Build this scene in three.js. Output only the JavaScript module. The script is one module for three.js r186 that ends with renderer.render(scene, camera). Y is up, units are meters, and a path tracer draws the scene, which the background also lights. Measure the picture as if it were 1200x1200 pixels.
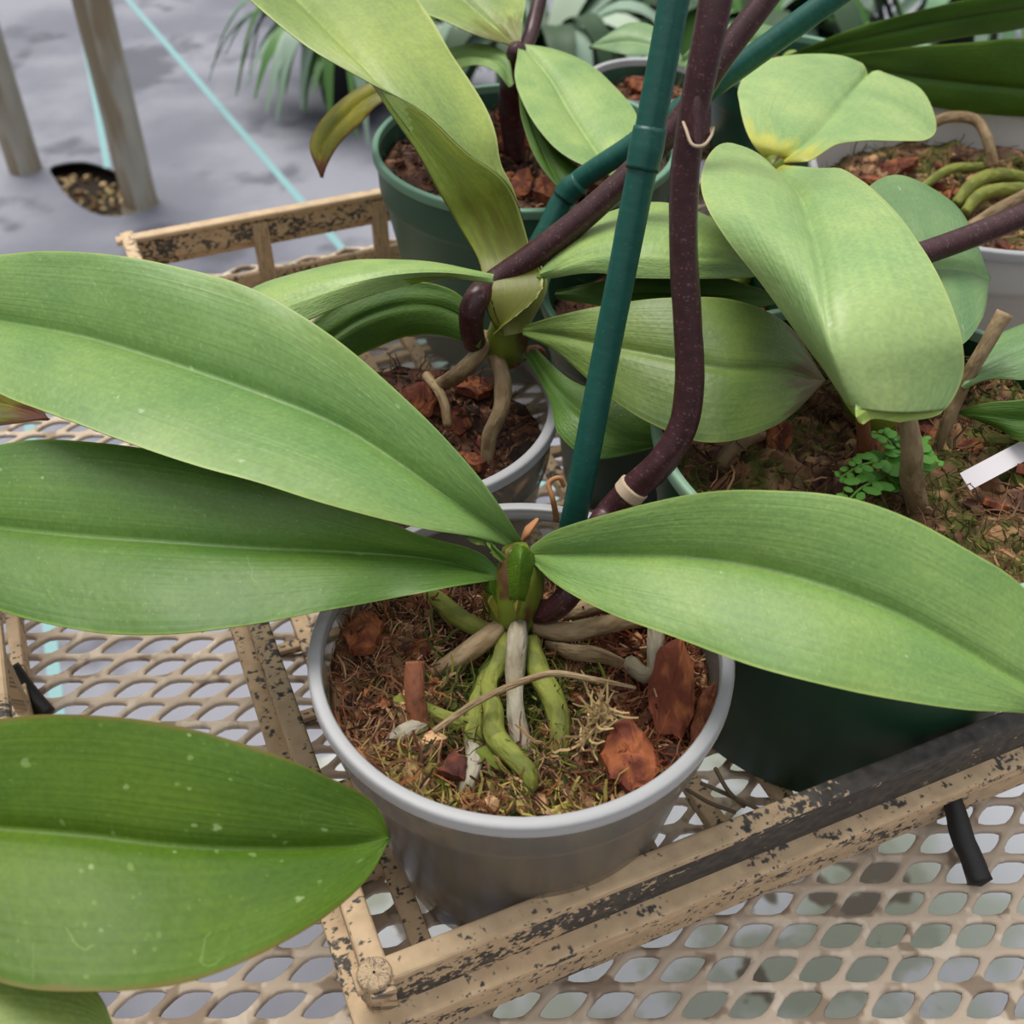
import * as THREE from 'three';
import { mergeGeometries } from 'three/addons/utils/BufferGeometryUtils.js';

// ---------------------------------------------------------------- camera, sky, light, exposure
const scene = new THREE.Scene();
const camera = new THREE.PerspectiveCamera(50, 1, 0.02, 60);
const CAM = new THREE.Vector3(-0.0032, 0.4238, 0.2578), PITCH = 42 * Math.PI / 180;
camera.position.copy(CAM);
camera.rotation.set(-PITCH, 0, 0);
camera.focus = 0.42;
camera.userData.fStop = 15;
scene.add(camera);

function skyTexture() {                                            // even bright overcast, brighter towards the zenith
  const w = 64, h = 64, d = new Float32Array(w * h * 4);
  for (let j = 0; j < h; j++) {
    const el = ((j + 0.5) / h - 0.5) * Math.PI, s = Math.max(0, Math.sin(el)), L = 0.11 + 1.0 * s;
    for (let i = 0; i < w; i++) { const k = (j * w + i) * 4; d[k] = L; d[k + 1] = L * 1.0; d[k + 2] = L * 1.02; d[k + 3] = 1; }
  }
  const t = new THREE.DataTexture(d, w, h, THREE.RGBAFormat, THREE.FloatType);
  t.mapping = THREE.EquirectangularReflectionMapping; t.magFilter = THREE.LinearFilter; t.minFilter = THREE.LinearFilter; t.needsUpdate = true;
  return t;
}
const sky = skyTexture();
scene.background = sky; scene.environment = sky;

const sun = new THREE.DirectionalLight(0xfff8ee, 2.75);             // daylight spread by the greenhouse glazing
sun.position.set(-0.8, 3.0, -1.2); sun.target.position.set(0, 0, -0.2);
sun.castShadow = true; sun.shadow.radius = 60; sun.shadow.mapSize.set(2048, 2048);
Object.assign(sun.shadow.camera, { left: -2.5, right: 2.5, top: 2.5, bottom: -2.5, near: 0.1, far: 9 });
scene.add(sun, sun.target);

const renderer = new THREE.WebGLRenderer({ antialias: true });
renderer.toneMapping = THREE.LinearToneMapping;
renderer.toneMappingExposure = 1.0;
renderer.shadowMap.enabled = true;

// ---------------------------------------------------------------- helpers
function rng(seed) { let a = seed >>> 0; return () => { a = (a + 0x6d2b79f5) | 0; let t = Math.imul(a ^ (a >>> 15), 1 | a); t = (t + Math.imul(t ^ (t >>> 7), 61 | t)) ^ t; return ((t ^ (t >>> 14)) >>> 0) / 4294967296; }; }
const V = (x, y, z) => new THREE.Vector3(x, y, z);
const lerp = (a, b, t) => a + (b - a) * t, clamp = (x, a = 0, b = 1) => Math.min(b, Math.max(a, x));
const smooth = (a, b, x) => { const t = clamp((x - a) / (b - a)); return t * t * (3 - 2 * t); };
function hash(i, j, k) { let h = (i * 374761393 + j * 668265263 + k * 2147483647) | 0; h = Math.imul(h ^ (h >>> 13), 1274126177); h ^= h >>> 16; return (h >>> 0) / 4294967296; }
function noise(x, y, k = 0) {
  const i = Math.floor(x), j = Math.floor(y), a = x - i, b = y - j, u = a * a * (3 - 2 * a), v = b * b * (3 - 2 * b);
  return lerp(lerp(hash(i, j, k), hash(i + 1, j, k), u), lerp(hash(i, j + 1, k), hash(i + 1, j + 1, k), u), v);
}
function fbm(x, y, k = 0, o = 4) { let s = 0, a = 0.5, n = 0; for (let i = 0; i < o; i++) { s += a * noise(x, y, k + i * 7); n += a; a *= 0.5; x *= 2.03; y *= 2.03; } return s / n; }
// periodic noise for tiling textures
function pnoise(x, y, p, k = 0) {
  const i = Math.floor(x), j = Math.floor(y), a = x - i, b = y - j, u = a * a * (3 - 2 * a), v = b * b * (3 - 2 * b), m = (n) => ((n % p) + p) % p;
  return lerp(lerp(hash(m(i), m(j), k), hash(m(i + 1), m(j), k), u), lerp(hash(m(i), m(j + 1), k), hash(m(i + 1), m(j + 1), k), u), v);
}
function pfbm(x, y, p, k = 0, o = 4) { let s = 0, a = 0.5, n = 0; for (let i = 0; i < o; i++) { s += a * pnoise(x * p, y * p, p, k + i * 5); n += a; a *= 0.5; p *= 2; } return s / n; }

const FPX = 600 / Math.tan(25 * Math.PI / 180), sp = Math.sin(PITCH), cp = Math.cos(PITCH);
const ray = (px, py) => { const x = (px - 600) / FPX, y = (600 - py) / FPX; return V(x, -sp + cp * y, -cp - sp * y); };
const P = (px, py, h) => { const d = ray(px, py); return d.multiplyScalar((h - CAM.y) / d.y).add(CAM); };       // the point of height h on that line of sight
const D = (px, py, dep) => ray(px, py).multiplyScalar(dep).add(CAM);                                             // the point at that distance

const counts = {};
const numbered = (n) => { const c = counts[n] ?? 0; counts[n] = c + 1; return c ? n + '_' + String(c).padStart(3, '0') : n; };
function tag(o, label, category, group) { o.userData.label = label; o.userData.category = category; if (group) o.userData.group = group; return o; }
function thing(name, at, label, category, group) {
  const o = new THREE.Group(); o.name = numbered(name); o.position.copy(at); o.worldAt = at.clone(); scene.add(o);
  return tag(o, label, category, group);
}
function part(parent, name, geo, mat, label) {                      // geometry is given in world coordinates
  const at = parent.worldAt; if (at) geo.translate(-at.x, -at.y, -at.z);
  const m = new THREE.Mesh(geo, mat); m.name = name; m.castShadow = m.receiveShadow = true; m.worldAt = at;
  if (label) m.userData.label = label;
  parent.add(m); return m;
}
function solo(name, geo, mat, at, label, category, group) {
  const m = new THREE.Mesh(geo.translate(-at.x, -at.y, -at.z), mat); m.position.copy(at); m.name = numbered(name); m.worldAt = at.clone();
  m.castShadow = m.receiveShadow = true; scene.add(m); return tag(m, label, category, group);
}
function structure(name, geo, mat) { const m = new THREE.Mesh(geo, mat); m.name = name; m.userData.kind = 'structure'; m.castShadow = m.receiveShadow = true; scene.add(m); return m; }
function mat(o) { const { hex, ...r } = o; return new THREE.MeshPhysicalMaterial({ color: hex ?? 0xffffff, roughness: 0.6, ...r }); }

function texture(w, h, fn, { repeat = false, srgb = true } = {}) {
  const d = new Uint8Array(w * h * 4);
  for (let j = 0; j < h; j++) for (let i = 0; i < w; i++) {
    const c = fn((i + 0.5) / w, (j + 0.5) / h), k = (j * w + i) * 4;
    d[k] = clamp(c[0], 0, 255); d[k + 1] = clamp(c[1], 0, 255); d[k + 2] = clamp(c[2], 0, 255); d[k + 3] = 255;
  }
  const t = new THREE.DataTexture(d, w, h);
  if (srgb) t.colorSpace = THREE.SRGBColorSpace;
  t.magFilter = THREE.LinearFilter; t.minFilter = THREE.LinearMipmapLinearFilter; t.generateMipmaps = true;
  t.wrapS = t.wrapT = repeat ? THREE.RepeatWrapping : THREE.ClampToEdgeWrapping; t.needsUpdate = true;
  return t;
}
const mixc = (a, b, t) => [lerp(a[0], b[0], t), lerp(a[1], b[1], t), lerp(a[2], b[2], t)];

// swept tube through world points; r is a number, a list over the length, or a function of t
function tubeGeo(pts, r, { seg, sides = 10, wob = 0, seed = 1, flat = 1, caps = true } = {}) {
  const c = new THREE.CatmullRomCurve3(pts, false, 'centripetal'), n = seg ?? Math.max(8, pts.length * 8), pos = [], idx = [], uv = [], L = c.getLength();
  const rad = (t) => typeof r === 'function' ? r(t) : Array.isArray(r) ? (() => { const f = t * (r.length - 1), i = Math.min(r.length - 2, Math.floor(f)); return lerp(r[i], r[i + 1], f - i); })() : r;
  const fr = c.computeFrenetFrames(n, false), rings = [];
  const ringAt = (p, N, B, R, t) => { for (let k = 0; k <= sides; k++) { const a = k / sides * Math.PI * 2, w = R * (1 + wob * (fbm(Math.cos(a) * 1.5 + 5 + seed, t * L * 90 + Math.sin(a) * 1.5, seed, 2) - 0.5)); const q = p.clone().addScaledVector(N, Math.cos(a) * w).addScaledVector(B, Math.sin(a) * w * flat); pos.push(q.x, q.y, q.z); uv.push(k / sides, t * L / 0.05); } };
  if (caps) ringAt(c.getPointAt(0), fr.normals[0], fr.binormals[0], rad(0) * 0.05, 0);
  for (let i = 0; i <= n; i++) ringAt(c.getPointAt(i / n), fr.normals[i], fr.binormals[i], rad(i / n), i / n);
  if (caps) ringAt(c.getPointAt(1).addScaledVector(fr.tangents[n], rad(1) * 0.35), fr.normals[n], fr.binormals[n], rad(1) * 0.05, 1);
  const rows = n + 1 + (caps ? 2 : 0), s1 = sides + 1;
  for (let i = 0; i < rows - 1; i++) for (let k = 0; k < sides; k++) { const a = i * s1 + k; idx.push(a, a + 1, a + s1, a + 1, a + s1 + 1, a + s1); }
  const g = new THREE.BufferGeometry(); g.setAttribute('position', new THREE.Float32BufferAttribute(pos, 3)); g.setAttribute('uv', new THREE.Float32BufferAttribute(uv, 2)); g.setIndex(idx); g.computeVertexNormals(); return g;
}

// leaf lofted through stations [mid, edge A, edge B]; closed solid with an upper and a lower skin
function leafGeo(st, { how = P, bulge = 0.07, thick = 0.0017, groove = 0.0015, rows = 64, half = 12, flip = false, wave = 0.0012, seed = 1 } = {}) {
  const rail = (k) => new THREE.CatmullRomCurve3(st.map((s) => how(...(s[k] ?? s[0]))), false, 'centripetal');
  const rm = rail(0), ra = rail(1), rb = rail(2), S = [];
  for (let k = -half; k <= half; k++) { const t = k / half; S.push(Math.sign(t) * Math.pow(Math.abs(t), 1.35)); }
  const n = S.length, mid = [], A = [], B = [], up = V(0, 1, 0);
  for (let i = 0; i <= rows; i++) { const u = 1 - Math.pow(1 - i / rows, 1.15); mid.push(rm.getPoint(u)); A.push(ra.getPoint(u)); B.push(rb.getPoint(u)); }
  const dist = [0]; for (let i = 1; i <= rows; i++) dist.push(dist[i - 1] + mid[i].distanceTo(mid[i - 1]));
  const L = dist[rows], pos = [], uv = [], ring = 2 * n, idx = [];
  for (let i = 0; i <= rows; i++) {
    const tg = mid[Math.min(rows, i + 1)].clone().sub(mid[Math.max(0, i - 1)]).normalize();
    let N = A[i].clone().sub(B[i]).cross(tg).normalize();
    if (N.dot(up) < 0) N.negate(); if (flip) N.negate();
    const wa = mid[i].distanceTo(A[i]), wb = mid[i].distanceTo(B[i]), top = [], bot = [];
    for (const s of S) {
      const t = Math.abs(s), e = s < 0 ? A[i] : B[i], w = s < 0 ? wa : wb;
      const q = mid[i].clone().lerp(e, t);
      const off = bulge * w * 4 * t * (1 - t) * (1 - 0.3 * t) - groove * Math.exp(-((t * w / 0.0022) ** 2)) * Math.min(1, w / 0.012) + wave * (noise(dist[i] * 45 + seed * 3.1, s * 1.7 + seed, seed) - 0.5) * t * 2;
      top.push(q.clone().addScaledVector(N, off));
      const th = thick * (1 - 0.72 * Math.pow(t, 5)) * (0.55 + 0.45 * Math.min(1, w / 0.01)) + thick * 0.7 * Math.exp(-((t * w / 0.003) ** 2));
      bot.push(q.clone().addScaledVector(N, off - th));
    }
    const u = dist[i] / L;
    top.forEach((q, k) => { pos.push(q.x, q.y, q.z); uv.push(u, 0.25 + 0.242 * S[k]); });
    bot.reverse().forEach((q, k) => { pos.push(q.x, q.y, q.z); uv.push(u, 0.75 + 0.242 * S[k]); });
  }
  for (let i = 0; i < rows; i++) for (let k = 0; k < ring; k++) { const k2 = (k + 1) % ring, a = i * ring + k, b = i * ring + k2, c = a + ring, d = b + ring; idx.push(a, c, b, b, c, d); }
  const g = new THREE.BufferGeometry(); g.setAttribute('position', new THREE.Float32BufferAttribute(pos, 3)); g.setAttribute('uv', new THREE.Float32BufferAttribute(uv, 2)); g.setIndex(idx); g.computeVertexNormals(); return g;
}

function leafTexture({ top, under, margin, marginW = 0.02, seed = 1, spots = 0, specks = 500, blotch = 0.12, base, baseLen = 0.1, tipc, marks = 3, w = 1024, h = 512 }) {
  const R = rng(seed), sp = [];
  for (let i = 0; i < spots + specks; i++) { const big = i < spots; sp.push([R(), 0.02 + R() * 0.46, big ? 0.0022 + R() * R() * 0.0045 : 0.0009 + R() * 0.0013, big ? 0.15 + R() * 0.3 : 0.05 + R() * 0.13]); }
  const lay = new Float32Array(w * h);
  for (const [u, v, r, a] of sp) {
    const i0 = Math.floor((u - r * 2) * w), i1 = Math.ceil((u + r * 2) * w), j0 = Math.floor((v - r * 2.4) * h), j1 = Math.ceil((v + r * 2.4) * h);
    for (let j = Math.max(0, j0); j < Math.min(h, j1); j++) for (let i = Math.max(0, i0); i < Math.min(w, i1); i++) {
      const d = Math.hypot(((i + 0.5) / w - u) / r, ((j + 0.5) / h - v) / (r * 1.6)) + (noise(i * 0.35, j * 0.35, seed) - 0.5) * 0.9;
      if (d < 1.2) lay[j * w + i] = Math.max(lay[j * w + i], a * smooth(1.2, 0.6, d));
    }
  }
  for (let q = 0; q < marks; q++) {                                  // dried water trails
    let x = R() * w, y = (0.05 + R() * 0.4) * h, d = R() * 6.28; const n = 30 + R() * 70, al = 0.12 + R() * 0.22;
    for (let i = 0; i < n; i++) { d += (R() - 0.5) * 0.5; x += Math.cos(d) * 0.9; y += Math.sin(d) * 0.7; const j = Math.floor(y), k = Math.floor(x); if (j > 4 && j < h * 0.48 && k > 0 && k < w - 1) { lay[j * w + k] = Math.max(lay[j * w + k], al * (0.4 + R() * 0.6)); lay[j * w + k + 1] = Math.max(lay[j * w + k + 1], al * 0.4); } }
  }
  return texture(w, h, (u, v) => {
    const lo = v > 0.5, vv = lo ? v - 0.5 : v, s = (vv - 0.25) / 0.242, t = Math.abs(s);
    let c = (lo ? under : top).slice();
    const vein = noise(u * 5, vv * 170, seed) * 0.6 + noise(u * 9, vv * 85, seed + 3) * 0.4 - 0.5;
    const blo = fbm(u * 7 + seed, vv * 6, seed + 9, 5) - 0.5, cell = noise(u * 260, vv * 150, seed + 5) - 0.5;
    const k = 1 + vein * 0.06 + blo * blotch * 2 + cell * 0.09;
    c = [c[0] * (k + blo * 0.16), c[1] * k, c[2] * (k - vein * 0.05)];
    if (base) c = mixc(c, base, smooth(baseLen, baseLen * 0.3, u + (fbm(u * 20, vv * 40, seed + 2, 3) - 0.5) * baseLen * 0.9) * 0.85);
    if (tipc) c = mixc(c, tipc, smooth(0.86, 0.95, u + (fbm(u * 20, vv * 30, seed + 4, 3) - 0.5) * 0.14));
    if (margin) c = mixc(c, margin, smooth(1 - marginW * 2.4, 1 - marginW * 0.5, t + (noise(u * 40, s > 0 ? 1 : 7, seed) - 0.5) * marginW) * 0.75);
    const a = lay[Math.min(h - 1, Math.floor(v * h)) * w + Math.min(w - 1, Math.floor(u * w))];
    return mixc(c, [205, 216, 196], a);
  });
}
const leafBump = texture(1024, 512, (u, v) => { const q = noise(u * 4, v * 190, 2) * 50 + noise(u * 90, v * 70, 3) * 60 + fbm(u * 9, v * 9, 4) * 145; return [q, q, q]; }, { srgb: false });
const leafMat = (o, r = 0.42) => mat({ map: leafTexture(o), roughness: r, specularIntensity: o.gloss ?? 0.75, bumpMap: leafBump, bumpScale: 0.0004, clearcoat: o.gloss ? 0 : 0.12, clearcoatRoughness: 0.5 });
const LM = {
  fresh: leafMat({ top: [112, 146, 78], under: [112, 138, 62], margin: [150, 172, 90], marginW: 0.014, seed: 3, spots: 8, specks: 1200, blotch: 0.1 }, 0.44),
  green: leafMat({ top: [114, 147, 77], under: [112, 138, 62], margin: [150, 172, 86], marginW: 0.014, seed: 13, spots: 4, specks: 900, blotch: 0.1 }, 0.46),
  deep: leafMat({ top: [79, 115, 44], under: [98, 124, 52], margin: [120, 148, 56], marginW: 0.014, seed: 23, spots: 6, specks: 900, blotch: 0.1 }, 0.46),
  olive: leafMat({ top: [76, 106, 26], under: [120, 120, 46], margin: [112, 96, 44], marginW: 0.022, seed: 31, gloss: 0.5, marks: 12, spots: 80, specks: 260, blotch: 0.13 }, 0.46),
  lime: leafMat({ top: [148, 178, 112], under: [138, 164, 78], margin: [176, 190, 116], marginW: 0.012, seed: 41, spots: 4, specks: 260, blotch: 0.1, base: [200, 196, 84], baseLen: 0.15 }, 0.42),
  pale: leafMat({ top: [138, 168, 98], under: [110, 138, 40], margin: [160, 182, 108], marginW: 0.012, seed: 43, spots: 2, specks: 200, blotch: 0.13 }, 0.42),
  arch: leafMat({ top: [134, 156, 78], under: [118, 136, 46], margin: [178, 190, 116], marginW: 0.02, seed: 47, spots: 2, specks: 200, blotch: 0.18, base: [98, 100, 28], baseLen: 0.22 }, 0.45),  // olive foot pigment, with shade from the arching blade mixed into its tone
  grey: leafMat({ top: [108, 142, 92], under: [112, 130, 56], margin: [126, 150, 92], marginW: 0.012, seed: 53, spots: 4, specks: 220, blotch: 0.1 }, 0.42),
  dull: leafMat({ top: [100, 124, 60], under: [104, 118, 48], margin: [134, 142, 74], marginW: 0.012, seed: 59, spots: 2, specks: 260, blotch: 0.2, tipc: [96, 84, 50] }, 0.42),
  dark: leafMat({ top: [62, 98, 16], under: [66, 106, 12], margin: [112, 140, 36], marginW: 0.03, seed: 61, spots: 0, specks: 120, blotch: 0.12 }, 0.62),
  old: leafMat({ top: [136, 136, 40], under: [116, 112, 34], margin: [124, 84, 40], marginW: 0.06, seed: 67, spots: 0, specks: 100, blotch: 0.3, tipc: [108, 58, 30], w: 512, h: 256 }, 0.5),
};
const crownMat = mat({ map: texture(256, 256, (u, v) => { const n = fbm(u * 6, v * 5, 3); return mixc(mixc([98, 112, 30], [120, 138, 48], n), [84, 44, 40], smooth(0.52, 0.68, fbm(u * 5 + 3, v * 3, 8)) * 0.8); }), roughness: 0.42 });
const spikeMat = mat({ map: texture(256, 512, (u, v) => { const n = fbm(u * 10, v * 24, 3); const c = mixc([48, 22, 26], [78, 42, 48], n); return noise(u * 40, v * 110, 5) > 0.86 ? mixc(c, [150, 130, 130], 0.45) : c; }, { repeat: true }), roughness: 0.38 });
const sheathMat = mat({ hex: 0xb8a58c, roughness: 0.8 });
const stakeMat = mat({ map: texture(128, 512, (u, v) => { const n = fbm(u * 6, v * 30, 3); const c = mixc([12, 74, 66], [22, 92, 80], n); return noise(u * 30, v * 90, 5) > 0.9 ? mixc(c, [110, 140, 130], 0.3) : c; }, { repeat: true }), roughness: 0.4 });
const rootTex = (a, b, c, seed) => mat({ map: texture(256, 256, (u, v) => { const n = fbm(u * 6, v * 10, seed), m = noise(u * 24, v * 60, seed + 1); return mixc(mixc(a, b, n), c, smooth(0.5, 0.75, fbm(u * 4, v * 4, seed + 6)) * 0.7 + m * 0.15); }, { repeat: true }), roughness: 0.75, bumpMap: texture(128, 128, (u, v) => { const q = pfbm(u, v, 12, seed) * 255; return [q, q, q]; }, { repeat: true, srgb: false }), bumpScale: 0.0008 });
const RM = {
  grey: rootTex([148, 142, 124], [176, 170, 152], [126, 116, 92], 3),
  green: rootTex([112, 122, 44], [140, 144, 62], [92, 100, 40], 13),
  tan: rootTex([146, 124, 92], [170, 150, 116], [116, 94, 64], 23),
  brown: rootTex([112, 64, 38], [136, 80, 50], [92, 52, 32], 33),
};
const clearPot = mat({ hex: 0xd2d0ca, transmission: 0.9, thickness: 0, roughness: 0.24, specularIntensity: 0.7, bumpMap: texture(256, 128, (u, v) => { const q = pfbm(u, v, 10, 5) * 255; return [q, q, q]; }, { repeat: true, srgb: false }), bumpScale: 0.0006 });
const clearRim = mat({ hex: 0xcfd2d6, transmission: 0.45, thickness: 0, roughness: 0.45 });
const greenPot = mat({ map: texture(512, 256, (u, v) => mixc([38, 82, 64], [52, 96, 78], fbm(u * 20, v * 10, 3)), { repeat: true }), roughness: 0.42 });
const darkGreenPot = mat({ map: texture(512, 256, (u, v) => mixc([14, 58, 36], [22, 68, 46], fbm(u * 20, v * 10, 5)), { repeat: true }), roughness: 0.4 });
const greenRim = mat({ hex: 0x6f9c84, roughness: 0.4 }), paleGreenRim = mat({ hex: 0x8fb59a, roughness: 0.4 });
const whitePot = mat({ hex: 0xd6d6d6, roughness: 0.45, transmission: 0.2, thickness: 0 });
const blackPlastic = mat({ hex: 0x1c1c1c, roughness: 0.5 });
const vtx = mat({ roughness: 0.9, vertexColors: true });
const vtxBark = mat({ roughness: 0.82, vertexColors: true, bumpMap: texture(256, 256, (u, v) => { const q = pfbm(u, v, 9, 15, 5) * 255; return [q, q, q]; }, { repeat: true, srgb: false }), bumpScale: 0.002 });

// collects small pieces of one kind into one geometry with vertex colours
class Heap {
  constructor() { this.p = []; this.c = []; this.u = []; }
  tri(a, b, c, col) { for (const q of [a, b, c]) { this.p.push(q.x, q.y, q.z); this.c.push(col.r, col.g, col.b); this.u.push(q.x * 20, q.z * 20); } }
  fibre(pts, r, col) {
    let prev = null;
    for (let i = 0; i < pts.length; i++) {
      const t = pts[Math.min(pts.length - 1, i + 1)].clone().sub(pts[Math.max(0, i - 1)]).normalize(), n = V(-t.z, 0.3, t.x).cross(t).normalize(), b = t.clone().cross(n), rr = r * (1 - 0.6 * Math.abs(i / (pts.length - 1) - 0.35));
      const ring = [0, 1, 2].map((k) => pts[i].clone().addScaledVector(n, Math.cos(k * 2.094) * rr).addScaledVector(b, Math.sin(k * 2.094) * rr));
      if (prev) for (let k = 0; k < 3; k++) { const k2 = (k + 1) % 3; this.tri(prev[k], prev[k2], ring[k], col); this.tri(prev[k2], ring[k2], ring[k], col); }
      prev = ring;
    }
  }
  chunk(at, sx, sy, sz, R, col, cuts = 0) {
    const g = new THREE.IcosahedronGeometry(1, cuts), p = g.attributes.position, e = new THREE.Euler(R() * 6, R() * 6, R() * 6), q = [], seed = Math.floor(R() * 1e5);
    for (let i = 0; i < p.count; i++) { const v = V(p.getX(i), p.getY(i), p.getZ(i)); v.multiplyScalar(0.7 + 0.6 * hash(Math.round(v.x * 50), Math.round(v.y * 50) + Math.round(v.z * 50) * 131, seed)); v.set(v.x * sx, v.y * sy, v.z * sz).applyEuler(e).add(at); q.push(v); }
    for (let i = 0; i < q.length; i += 3) this.tri(q[i], q[i + 1], q[i + 2], col);
  }
  geo() { const g = new THREE.BufferGeometry(); g.setAttribute('position', new THREE.Float32BufferAttribute(this.p, 3)); g.setAttribute('color', new THREE.Float32BufferAttribute(this.c, 3)); g.setAttribute('uv', new THREE.Float32BufferAttribute(this.u, 2)); g.computeVertexNormals(); return g; }
}
const C = (r, g, b) => new THREE.Color().setRGB(r / 255, g / 255, b / 255, THREE.SRGBColorSpace);
const vary = (c, R, a = 0.25) => { const k = 1 - a + R() * 2 * a; return new THREE.Color(c.r * k, c.g * k * (0.95 + R() * 0.1), c.b * k); };

// a piece of bark: an irregular thick slab with a rugged face
function barkGeo(outline, thick, seed, colA, colB, tilt = 0) {
  const R = rng(seed), c = outline.reduce((s, p) => s.add(p), V(0, 0, 0)).divideScalar(outline.length), pos = [], col = [], uv = [], idx = [], rings = 5, n = 28;
  const curve = new THREE.CatmullRomCurve3(outline, true, 'catmullrom', 0.08), N = outline[1].clone().sub(outline[0]).cross(outline[2].clone().sub(outline[0])).normalize(); if (N.y < 0) N.negate();
  const push = (q, k) => { pos.push(q.x, q.y, q.z); const f = fbm(q.x * 260 + seed, q.z * 260 + q.y * 90, seed, 4), cc = colA.clone().lerp(colB, smooth(0.46, 0.62, f)); col.push(cc.r, cc.g, cc.b); uv.push(q.x * 25, (q.z + q.y) * 25); };
  for (const side of [1, -1]) for (let r = 0; r <= rings; r++) for (let i = 0; i < n; i++) {
    const e = curve.getPoint(i / n).lerp(c, (hash(i, 3, seed) - 0.3) * 0.14), t = r / rings, q = c.clone().lerp(e, Math.pow(t, 0.8));
    const h = thick * 0.5 * (side > 0 ? (1 - 0.35 * t ** 4) + (fbm(q.x * 200 + seed, q.z * 200 + q.y * 120, seed, 3) - 0.5) * 1.3 : -1 + 0.3 * t ** 4);
    push(q.addScaledVector(N, h), t);
  }
  const at = (s, r, i) => s * (rings + 1) * n + r * n + (i % n);
  for (let s = 0; s < 2; s++) for (let r = 0; r < rings; r++) for (let i = 0; i < n; i++) { const a = at(s, r, i), b = at(s, r, i + 1), cc = at(s, r + 1, i), d = at(s, r + 1, i + 1); idx.push(a, cc, b, b, cc, d); }
  for (let i = 0; i < n; i++) { const a = at(0, rings, i), b = at(0, rings, i + 1), cc = at(1, rings, i), d = at(1, rings, i + 1); idx.push(a, cc, b, b, cc, d); }
  let g = new THREE.BufferGeometry(); g.setAttribute('position', new THREE.Float32BufferAttribute(pos, 3)); g.setAttribute('color', new THREE.Float32BufferAttribute(col, 3)); g.setAttribute('uv', new THREE.Float32BufferAttribute(uv, 2)); g.setIndex(idx);
  g = g.toNonIndexed(); g.computeVertexNormals(); return g;
}
const barkA = C(96, 44, 26), barkB = C(150, 88, 50);
function chip(R, at, size, a = barkA, b = barkB) {                  // a random bark chip lying about at
  const n = 5 + Math.floor(R() * 3), ang = R() * 6, e = new THREE.Euler((R() - 0.5) * 1.1, R() * 6, (R() - 0.5) * 1.1), el = 0.45 + R() * 0.5, pts = [];
  for (let i = 0; i < n; i++) { const t = ang + i / n * 6.283, r = size * (0.75 + R() * 0.5); pts.push(V(Math.cos(t) * r, 0, Math.sin(t) * r * el).applyEuler(e).add(at)); }
  return barkGeo(pts, size * 0.5, Math.floor(R() * 9999), a, b);
}

// pots
const lathe = (prof, at, seg = 96) => new THREE.LatheGeometry(prof.map(([r, y]) => new THREE.Vector2(r, y)), seg).translate(at.x, at.y, at.z);
function potParts(root, at, { R, rb, H, body, rim, lip = 0.0035, band = 0.03, rimH = 0.005 }) {
  const w = 0.0014, rt = R - lip, step = 0.0022;
  const rAt = (y) => lerp(rb, rt - step, y / (H - band));
  const outer = [[0.0005, 0.0015], [rb - 0.012, 0.0015], [rb - 0.008, 0], [rb - 0.001, 0], [rb, 0.001], [rAt(H * 0.25), H * 0.25], [rAt(H * 0.5), H * 0.5], [rAt(H - band), H - band], [rt - 0.0006, H - band + 0.002], [rt, H - band + 0.005], [rt + 0.0006, H - rimH]];
  const inner = [[rt - w, H - rimH], [rt - w - 0.0006, H - band + 0.005], [rAt(H - band) - w, H - band], [rAt(H * 0.5) - w, H * 0.5], [rb - w, 0.003], [0.0005, 0.003]];
  const pot = part(root, 'flower_pot', lathe([...outer, ...inner], at), body);
  part(pot, 'rim', lathe([[rt - w, H - rimH - 0.001], [R - 0.001, H - rimH - 0.001], [R, H - rimH], [R, H - 0.0012], [R - 0.001, H], [rt - w + 0.0008, H], [rt - w, H - 0.0008], [rt - w, H - rimH - 0.001]], at), rim);
  return { inner: (y) => (y > H - band ? rt - w : rAt(y) - w) - 0.0012 };
}
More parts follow.
